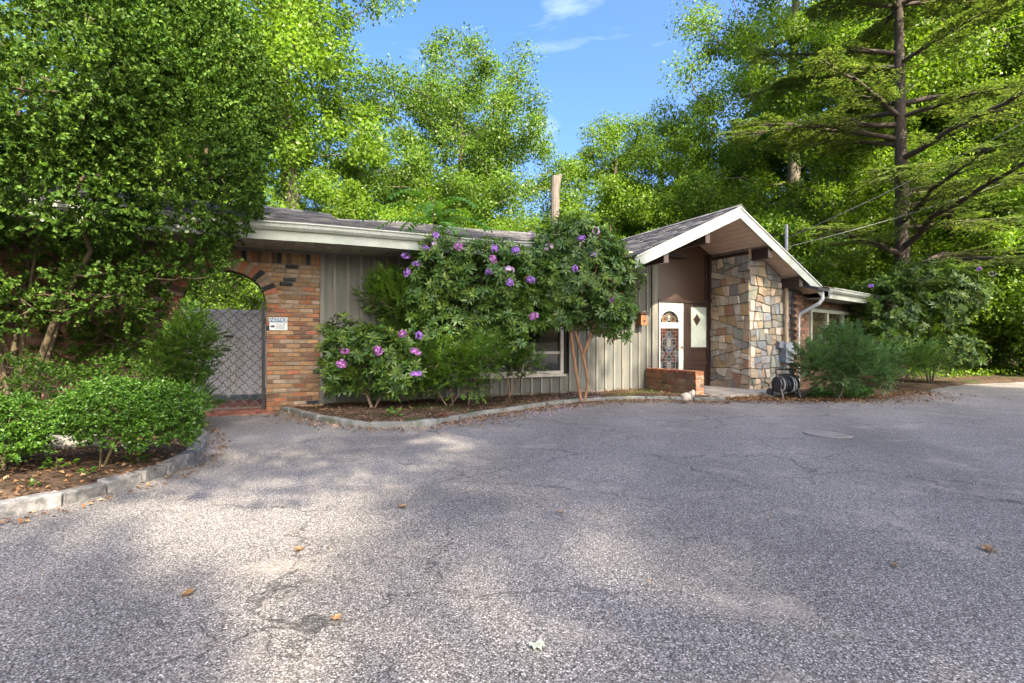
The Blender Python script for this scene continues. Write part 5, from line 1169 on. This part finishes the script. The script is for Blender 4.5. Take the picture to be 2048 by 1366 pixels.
# juniper
jx, jy = gp(1688, 797, 0.06)
yew('spreading feathery juniper at the foot of the right windows', jx, jy+0.15, [(0, 0, 0.92, 0.50, 0.4, 0.40), (-0.45, 0, 0.75, 0.45, 0.35, 0.30), (0.5, 0.1, 0.72, 0.6, 0.4, 0.28), (0.1, 0, 1.18, 0.28, 0.25, 0.22), (0.85, 0.15, 0.65, 0.4, 0.3, 0.22), (-0.2, 0.0, 0.5, 0.6, 0.35, 0.3), (0.45, 0.05, 0.45, 0.6, 0.35, 0.28)], 1700, 51, 0.0, 0.5, 0.047, 0.018, 30, (0.14, 0.30), ('needle_juniper', 'needle_juniper'), 'juniper_shrub', 'bark_grey')

# ------------------------------------------------------------------ rhododendrons
def flower_mesh(mat, seed):
    rg = np.random.default_rng(seed); n = 20; d = rdir(rg, n*4); d = d[d[:, 2] > -0.45][:n]; Ps, Ds, Ns = [], [], []
    for v in d:
        a = unit(np.cross(v, [0.3, 0.5, 0.8])[None])[0]; b = np.cross(v, a)
        for k in range(5):
            an = 2*math.pi*k/5+rg.uniform(-.2, .2); r = a*math.cos(an)+b*math.sin(an); Ps.append(v*0.055); Ds.append(r*0.8+v*0.45); Ns.append(v-r*0.3)
    V, F_ = leaves2(np.array(Ps), np.array(Ds), np.array(Ns), 0.034, 0.026, droop=0.12, fold=0.1); return npmesh('flower', V, F_, mat)
FLW = [flower_mesh('petal', 1), flower_mesh('petal', 2), flower_mesh('petal_pink', 3), flower_mesh('petal_pale', 4)]
def whorls(rg, P, D, ll, lw, n_each=9, elev=0.35, droop=0.22):
    n = len(P)*n_each; d = unit(D); a = unit(np.cross(d, rdir(rg, len(P)))); b = np.cross(d, a)
    p = np.repeat(P, n_each, 0); dd = np.repeat(d, n_each, 0); aa = np.repeat(a, n_each, 0); bb = np.repeat(b, n_each, 0)
    an = (np.tile(np.arange(n_each), len(P))*2*math.pi/n_each+rg.uniform(-.25, .25, n))[:, None]; e = rg.normal(elev, 0.22, (n, 1))
    r = aa*np.cos(an)+bb*np.sin(an); Dv = unit(r+dd*e); Nv = unit(dd-r*e); off = rg.uniform(-0.02, 0.01, (n, 1))
    s = rg.uniform(0.75, 1.15, n); return leaves2(p+dd*off+r*0.008, Dv, Nv, ll*s, lw*s, droop, 0.16)
def rhodo(name, label, x, y, lobes, n, seed, stems, flowers, ll=0.122, lw=0.040, newfrac=0.3, shell=0.45, bark='bark_twig', low=-0.7, z=0.07, r_tip=0.0055, dry=0, lump=0.25):
    rg = np.random.default_rng(seed); P, D = blob_points(rg, n, lobes, shell, low, lump, seed); D = unit(D*0.75+rdir(rg, n)*0.4+np.array([[0, 0, 0.5]]))
    new = rg.random(n) < newfrac; lp = [(*whorls(rg, P[~new], D[~new], ll, lw), 0)]
    if new.sum():
        lp.append((*whorls(rg, P[new], D[new], ll*1.0, lw*0.95, 8, 0.55, 0.1), 1))
        lp.append((*whorls(rg, P[new]-D[new]*0.05, D[new], ll, lw, 7, 0.0, 0.25), 0))
    mats = ['leaf_rhodo', 'leaf_rhodo_new']
    if dry:
        k = rg.choice(n, dry); lp.append((*whorls(rg, P[k]-D[k]*0.05, D[k], ll*0.9, lw*0.6, 6, -0.8, 0.3), 2)); mats.append('leaf_russet')
    t = shrub(name, label, 'rhododendron', (x, y, z), P[::max(1, n//170)]-D[::max(1, n//170)]*0.02, stems, lp, mats, bark, r_tip=r_tip, power=0.42, step=0.2, jit=0.25, rg=rg)
    for (fx, fy, fd, m) in flowers:      # flowers sit on the outer shell, given by the photo's bearing
        p = Vector((px(fx, y+fd)-x, fd, CAMH+(683-fy)/FPX*(y+fd)-z)); link('flower', FLW[m], t, p, (rg.uniform(-.5, .3), rg.uniform(-.4, .4), rg.uniform(0, 6))).scale = (rg.uniform(0.75, 1.3), rg.uniform(0.75, 1.2), rg.uniform(0.75, 1.25))
    return t
def st(pts): return [np.array(p, float) for p in pts]
Ya = 8.75; xa = px(745, Ya)
rhodo('rhododendron', 'low rhododendron with mauve flowers next to the brick pier', xa, Ya, [(-0.45, 0.1, 1.05, 0.48, 0.4, 0.55), (0.15, 0, 0.95, 0.6, 0.45, 0.5), (-0.55, 0.1, 0.6, 0.35, 0.35, 0.4), (0.5, 0, 0.65, 0.4, 0.35, 0.45), (0.1, 0, 0.45, 0.4, 0.3, 0.3)], 520, 61,
      [st([(0, 0, 0), (-0.1, 0, 0.25), (-0.25, 0, 0.5)]), st([(0.03, 0, 0), (0.15, 0, 0.25), (0.3, 0, 0.45)])],
      [(756, 702, -0.45, 2), (838, 672, -0.4, 0), (805, 668, -0.45, 2), (832, 704, -0.42, 2), (833, 748, -0.45, 0), (690, 703, -0.3, 2), (683, 728, -0.35, 2)], newfrac=0.45, low=-0.9)
Yc = 9.25; xc = px(935, Yc)
rhodo('rhododendron', 'tall leafy rhododendron with lilac flowers in front of the window', xc, Yc, [(-0.45, 0, 2.45, 0.6, 0.45, 0.62), (0.25, 0, 2.2, 0.7, 0.45, 0.75), (-0.1, 0, 1.7, 0.8, 0.4, 0.6), (0.7, 0, 2.3, 0.5, 0.4, 0.65), (-0.6, 0, 1.35, 0.4, 0.35, 0.4), (0.6, 0, 1.5, 0.5, 0.35, 0.4), (0.1, 0, 1.15, 0.8, 0.35, 0.4), (0.75, 0, 1.05, 0.35, 0.3, 0.35), (-0.75, 0, 1.9, 0.45, 0.4, 0.5)], 1250, 62,
      [st([(0.02, 0, 0), (0.05, 0, 0.5), (-0.05, 0, 1.1), (-0.3, 0, 1.6)]), st([(0.12, 0, 0), (0.2, 0, 0.5), (0.15, 0, 1.0), (0.35, 0, 1.7)]), st([(0.08, 0.05, 0), (0.1, 0.1, 0.7), (0.5, 0.05, 1.4)])],
      [(872, 471, -0.3, 0), (852, 496, -0.3, 0), (812, 512, -0.2, 0), (832, 528, -0.3, 0), (814, 545, -0.3, 0), (917, 493, -0.35, 2), (989, 498, -0.4, 0), (1031, 501, -0.35, 0), (985, 520, -0.35, 2), (979, 543, -0.4, 0), (1020, 566, -0.45, 0), (1019, 540, -0.42, 3), (1062, 560, -0.4, 0), (868, 488, -0.3, 3), (1068, 633, -0.4, 2)], newfrac=0.42, low=-0.9, dry=10, bark='bark_twig')
Ye = 10.05; xe = px(1165, Ye)
rhodo('rhododendron', 'tree form rhododendron with bare forked trunk and domed crown', xe, Ye, [(-0.1, 0, 2.55, 1.0, 0.75, 1.0), (-0.7, 0, 2.3, 0.65, 0.55, 0.75), (0.55, 0, 2.25, 0.6, 0.55, 0.85), (-0.15, 0.1, 3.0, 0.85, 0.6, 0.6), (0.3, 0, 1.75, 0.75, 0.5, 0.4), (0.7, -0.1, 1.35, 0.22, 0.2, 0.3), (-0.45, 0, 1.62, 0.6, 0.45, 0.38), (0.45, 0, 1.55, 0.45, 0.4, 0.35), (-1.0, -0.1, 1.75, 0.45, 0.4, 0.5)], 1650, 63,
      [st([(-0.03, 0, 0), (-0.10, 0, 0.4), (-0.16, 0.02, 0.8), (-0.22, 0, 1.25), (-0.35, 0, 1.7)]), st([(0.04, -0.02, 0), (0.10, -0.02, 0.35), (0.04, -0.03, 0.7), (-0.02, 0, 0.95), (-0.15, 0, 1.35), (0.0, 0, 1.8)]), st([(0.0, -0.02, 0.85), (0.12, 0, 1.15), (0.2, 0, 1.4), (0.45, 0, 1.75)])],
      [(1163, 476, -0.6, 0), (1192, 462, -0.5, 3), (1188, 510, -0.6, 0), (1150, 537, -0.7, 0), (1097, 494, -0.55, 3), (1062, 470, -0.4, 3), (1224, 600, -0.45, 2)], newfrac=0.22, low=-0.75, bark='bark_warm', r_tip=0.0085, shell=0.4)
# low stems under the window
for k, (xx, Yy, lab) in enumerate(((1200, 10.5, 'thin bare stemmed seedling left of the forked trunk'), (1060, 10.3, 'sparse bare stemmed shoots below the picture window'))):
    pass
Yr = 14.2; xr = px(1850, Yr)
rhodo('rhododendron', 'large dark rhododendron thicket at the right of the house', xr, Yr, [(-0.9, 0, 2.1, 1.0, 0.9, 0.95), (0.3, 0.1, 2.4, 1.2, 0.9, 0.95), (1.0, 0.2, 2.5, 0.9, 0.8, 0.7), (-1.0, 0, 1.2, 0.8, 0.7, 0.7), (0.6, 0, 0.95, 1.0, 0.7, 0.55), (-0.3, 0, 2.9, 0.7, 0.6, 0.5)], 1300, 64,
      [st([(0.2, 0, 0), (0.3, 0, 0.8), (0.7, 0, 1.7)]), st([(0.1, 0, 0), (-0.1, 0, 0.8), (-0.6, 0, 1.6)]), st([(0.15, 0, 0), (0.2, 0.1, 1.0), (0.1, 0, 2.0)])],
      [(1958, 538, -0.5, 0), (1742, 572, -0.5, 0), (1985, 548, -0.3, 3)], ll=0.14, lw=0.055, newfrac=0.55, bark='bark_dark', low=-0.9)
yew('dark low yew below the right thicket', px(1795, 12.6), 12.6, [(0, 0, 0.6, 0.8, 0.5, 0.45), (0.8, 0.2, 0.65, 0.7, 0.5, 0.4), (-0.5, 0, 0.75, 0.5, 0.4, 0.4)], 1000, 45, 0.3, 0.4)
# tree of heaven sapling: fronds of paired leaflets
rg = np.random.default_rng(90)
Yf = 9.5; AF = thing('ailanthus_sapling', 'feathery tree of heaven sapling arching over the roof edge', 'sapling', (px(868, Yf), Yf, 0.07))
q = MB(); q.tube([(0.05,0,0),(0.0,0,1.2),(-0.03,0,2.4),(0.0,0,3.72)], [0.022, 0.018, 0.013, 0.008], 7); part('stem', q, 'bark_olive', AF, smooth=True)
for k in range(13):
    a = k*2.4+0.4; d = np.array([math.cos(a), math.sin(a)*0.7, 0]); b0 = np.array([0, 0, 2.95+0.06*k]); Lf = rg.uniform(0.95, 1.3); n_ = 13; Ps, Ds, Ns = [], [], []; rach = []
    for j in range(n_+1):
        f = j/n_; p = b0+d*Lf*f+np.array([0, 0, Lf*(0.55*f-0.62*f*f)]); rach.append(p)
        if j > 1:
            tn = unit((rach[-1]-rach[-2])[None])[0]; sd = unit(np.cross(tn, [0, 0, 1])[None])[0]; up_ = np.cross(sd, tn)
            for s_ in (-1, 1): Ps.append(p); Ds.append(sd*s_+tn*0.45+np.array([0, 0, -0.25])); Ns.append(up_)
    V, F_ = leaves2(np.array(Ps), np.array(Ds), np.array(Ns), 0.20*rg.uniform(0.9, 1.1), 0.062, 0.12, 0.12); link('frond', npmesh('frond', V, F_, 'leaf_ailanthus'), AF)

# ------------------------------------------------------------------ ivy, seedlings, litter
def scatter(rg, n, poly, zf=0.1): 
    poly = np.asarray(poly); lo, hi = poly.min(0), poly.max(0); out = np.zeros((0, 2))
    while len(out) < n:
        p = rg.uniform(lo, hi, (n*2, 2)); out = np.concatenate([out, p[inside(poly, p[:, 0], p[:, 1])]])
    return out[:n]
rg = np.random.default_rng(100)
iv = [gp(1618, 801), gp(1745, 803), gp(1752, 786), gp(1625, 786)]
p = scatter(rg, 900, iv); P = np.column_stack([p, 0.07+rg.random(900)*0.10]); V, F_ = leaves(P, unit(rdir(rg, 900)*np.array([[1, 1, 0.3]])), unit(np.array([[0, 0, 1.0]])+0.5*rdir(rg, 900)), 0.06*rg.uniform(0.7, 1.2, 900), 0.055)
stuff(tag(link('ivy_ground_cover', npmesh('ivy_ground_cover', V, F_, 'leaf_ivy')), 'bright ivy ground cover at the foot of the juniper', 'ground cover'))
gc = [(13.5, 16.2), (24, 19), (24, 24), (13, 22)]
p = scatter(rg, 5000, gc); P = np.column_stack([p, 0.03+rg.random(5000)*0.22]); V, F_ = leaves(P, unit(rdir(rg, 5000)+np.array([[0, 0, 0.4]])), unit(np.array([[0, 0, 1.0]])+0.8*rdir(rg, 5000)), 0.11*rg.uniform(0.6, 1.2, 5000), 0.07)
stuff(tag(link('undergrowth', npmesh('undergrowth', V, F_, 'leaf_maple')), 'low leafy undergrowth along the far driveway edge', 'undergrowth'))
for k, (xx, yy, s_, lab) in enumerate(((112, 935, 1.3, 'largest leafy seedling in the bed by the granite kerb'), (275, 925, 1.25, 'leafy seedling between the clipped shrub and the kerb'), (175, 948, 0.7, 'tiny seedling in front of the clipped shrub trunk'), (70, 972, 0.55, 'tiny seedling nearest the left edge of the bed'), (790, 832, 1.5, 'low seedling on the mossy soil under the low rhododendron'), (952, 806, 1.4, 'seedling at the foot of the tall leafy rhododendron'))):
    x, y = gp(xx, yy, 0.1); n_ = 16; d = rdir(rg, n_)*np.array([[1, 1, 0.3]])+np.array([[0, 0, 0.25]])
    t = thing('seedling', lab, 'seedling', (x, y, 0.08)); P = d*rg.uniform(0.02, 0.09, (n_, 1))*s_+np.array([[0, 0, 0.03]])
    V, F_ = leaves(P, d, unit(np.array([[0, 0, 1.0]])+0.4*rdir(rg, n_)), 0.055*s_, 0.042*s_); link('leaves', npmesh('leaves', V, F_, 'leaf_box'), t)
    q = MB(); q.tube([(0,0,-0.03),(0.004,0,0.02),(0,0.006,0.06*s_)], 0.003, 5); part('stem', q, 'bark_twig', t)
# dead leaves gathered along the kerbs and beds
def litter(name, label, pts, z, seed, mat='leaf_dry', size=0.045, jit=0.5):
    rg = np.random.default_rng(seed); n = len(pts); P = np.column_stack([pts, np.broadcast_to(z, (n,))+rg.random(n)*0.012])
    V, F_ = leaves(P, unit(rdir(rg, n)*np.array([[1, 1, 0.25]])), unit(np.array([[0, 0, 1.0]])+jit*rdir(rg, n)), size*rg.uniform(0.4, 1.25, n), size*0.6*rg.uniform(0.5, 1.2, n), fold=0.35)
    return stuff(tag(link(name, npmesh(name, V, F_, mat)), label, 'leaf litter'))
rg = np.random.default_rng(120)
def along(P, n, off, spread):
    R_ = resample(P, 0.06); k = rg.integers(0, len(R_)-1, n); out = []
    for i in k:
        a, b = R_[i], R_[i+1]; d = (b-a).normalized(); nn = Vector((d.y, -d.x, 0)); q = a+nn*(off+abs(rg.normal())*spread); out.append((q.x, q.y))
    return np.array(out)
litter('leaf_litter', 'dry brown leaves gathered along the curved weathered kerb', np.concatenate([along(MKw, 1100, 0.01, 0.22), along(MKw[7:], 2000, 0.01, 0.32)]), 0.006, 1)
litter('leaf_litter', 'dry brown leaves drifted in front of the porch and stone wall', np.concatenate([along(RKw[:7], 2800, -0.40, 0.55), along(RKw[:4], 1600, -0.3, 0.4)]), 0.03, 2, size=0.055)
litter('leaf_litter', 'dry leaves along the granite kerb by the gate', along(LKw, 330, -0.22, 0.10)*1.0, 0.006, 3)
bp_ = scatter(rg, 1500, bedM); litter('leaf_litter', 'dead leaves on the soil under the rhododendrons', bp_, 0.095, 4, size=0.05)
bp_ = scatter(rg, 1500, [LKw[2], LKw[6], LKw[10], LKw[12], (-6.5, 4), (-6.5, 7.5), (-4.8, 7.6)]); litter('leaf_litter', 'dead leaves and twigs on the soil of the bed by the gate', bp_, 0.11, 5, size=0.05)
pp = scatter(rg, 420, [gp(1040, 828), gp(1110, 800), gp(1200, 790), gp(1210, 806), gp(1100, 838)]); litter('fallen_petals', 'lilac petals fallen around the foot of the forked trunk', pp, 0.10*(pp[:, 1] > 9.9)+0.008, 6, 'petal_pale', 0.03)
p = scatter(rg, 260, [(-5, 2.2), (8, 2.2), (12, 13), (-3, 8)]); litter('leaf_litter', 'tiny leaf scraps scattered over the open driveway', p, 0.006, 7, size=0.022)
for k, (xx, yy, s_, m, lab) in enumerate(((384, 1190, 0.055, 'leaf_dry', 'dry tan leaf on the sunlit lower left asphalt'), (1988, 1103, 0.075, 'leaf_dry', 'pale dry leaf on the asphalt near the right edge'), (602, 1103, 0.05, 'leaf_dry', 'curled leaf on the asphalt left of centre'), (1070, 1291, 0.055, 'leaf_pale', 'pale flat leaf on the asphalt at the bottom'), (668, 1244, 0.045, 'leaf_dry', 'small pale leaf in the sun patch at the bottom left'), (1118, 1028, 0.045, 'leaf_dry', 'small brown leaf on the asphalt near the middle'), (800, 1017, 0.06, 'leaf_dry', 'small tan leaf on the asphalt below the kerb'), (1795, 1134, 0.04, 'leaf_dry', 'small curled leaf on the asphalt at the lower right'))):
    x, y = gp(xx, yy); rr = np.random.default_rng(200+k); n_ = 5
    V, F_ = leaves2(np.zeros((n_, 3))+np.array([[0, 0, 0.008]]), np.column_stack([np.cos(np.linspace(-1.1, 1.1, n_)), np.sin(np.linspace(-1.1, 1.1, n_)), rr.uniform(0, 0.25, n_)]), np.tile([[0, 0, 1.0]], (n_, 1)), s_*np.array([0.7, 0.9, 1.0, 0.9, 0.7]), s_*0.5, 0.05, 0.2)
    tag(link('fallen_leaf', npmesh('fallen_leaf', V, F_, m), None, (x, y, 0.003), (0, 0, rr.uniform(0, 6))), lab, 'leaf')
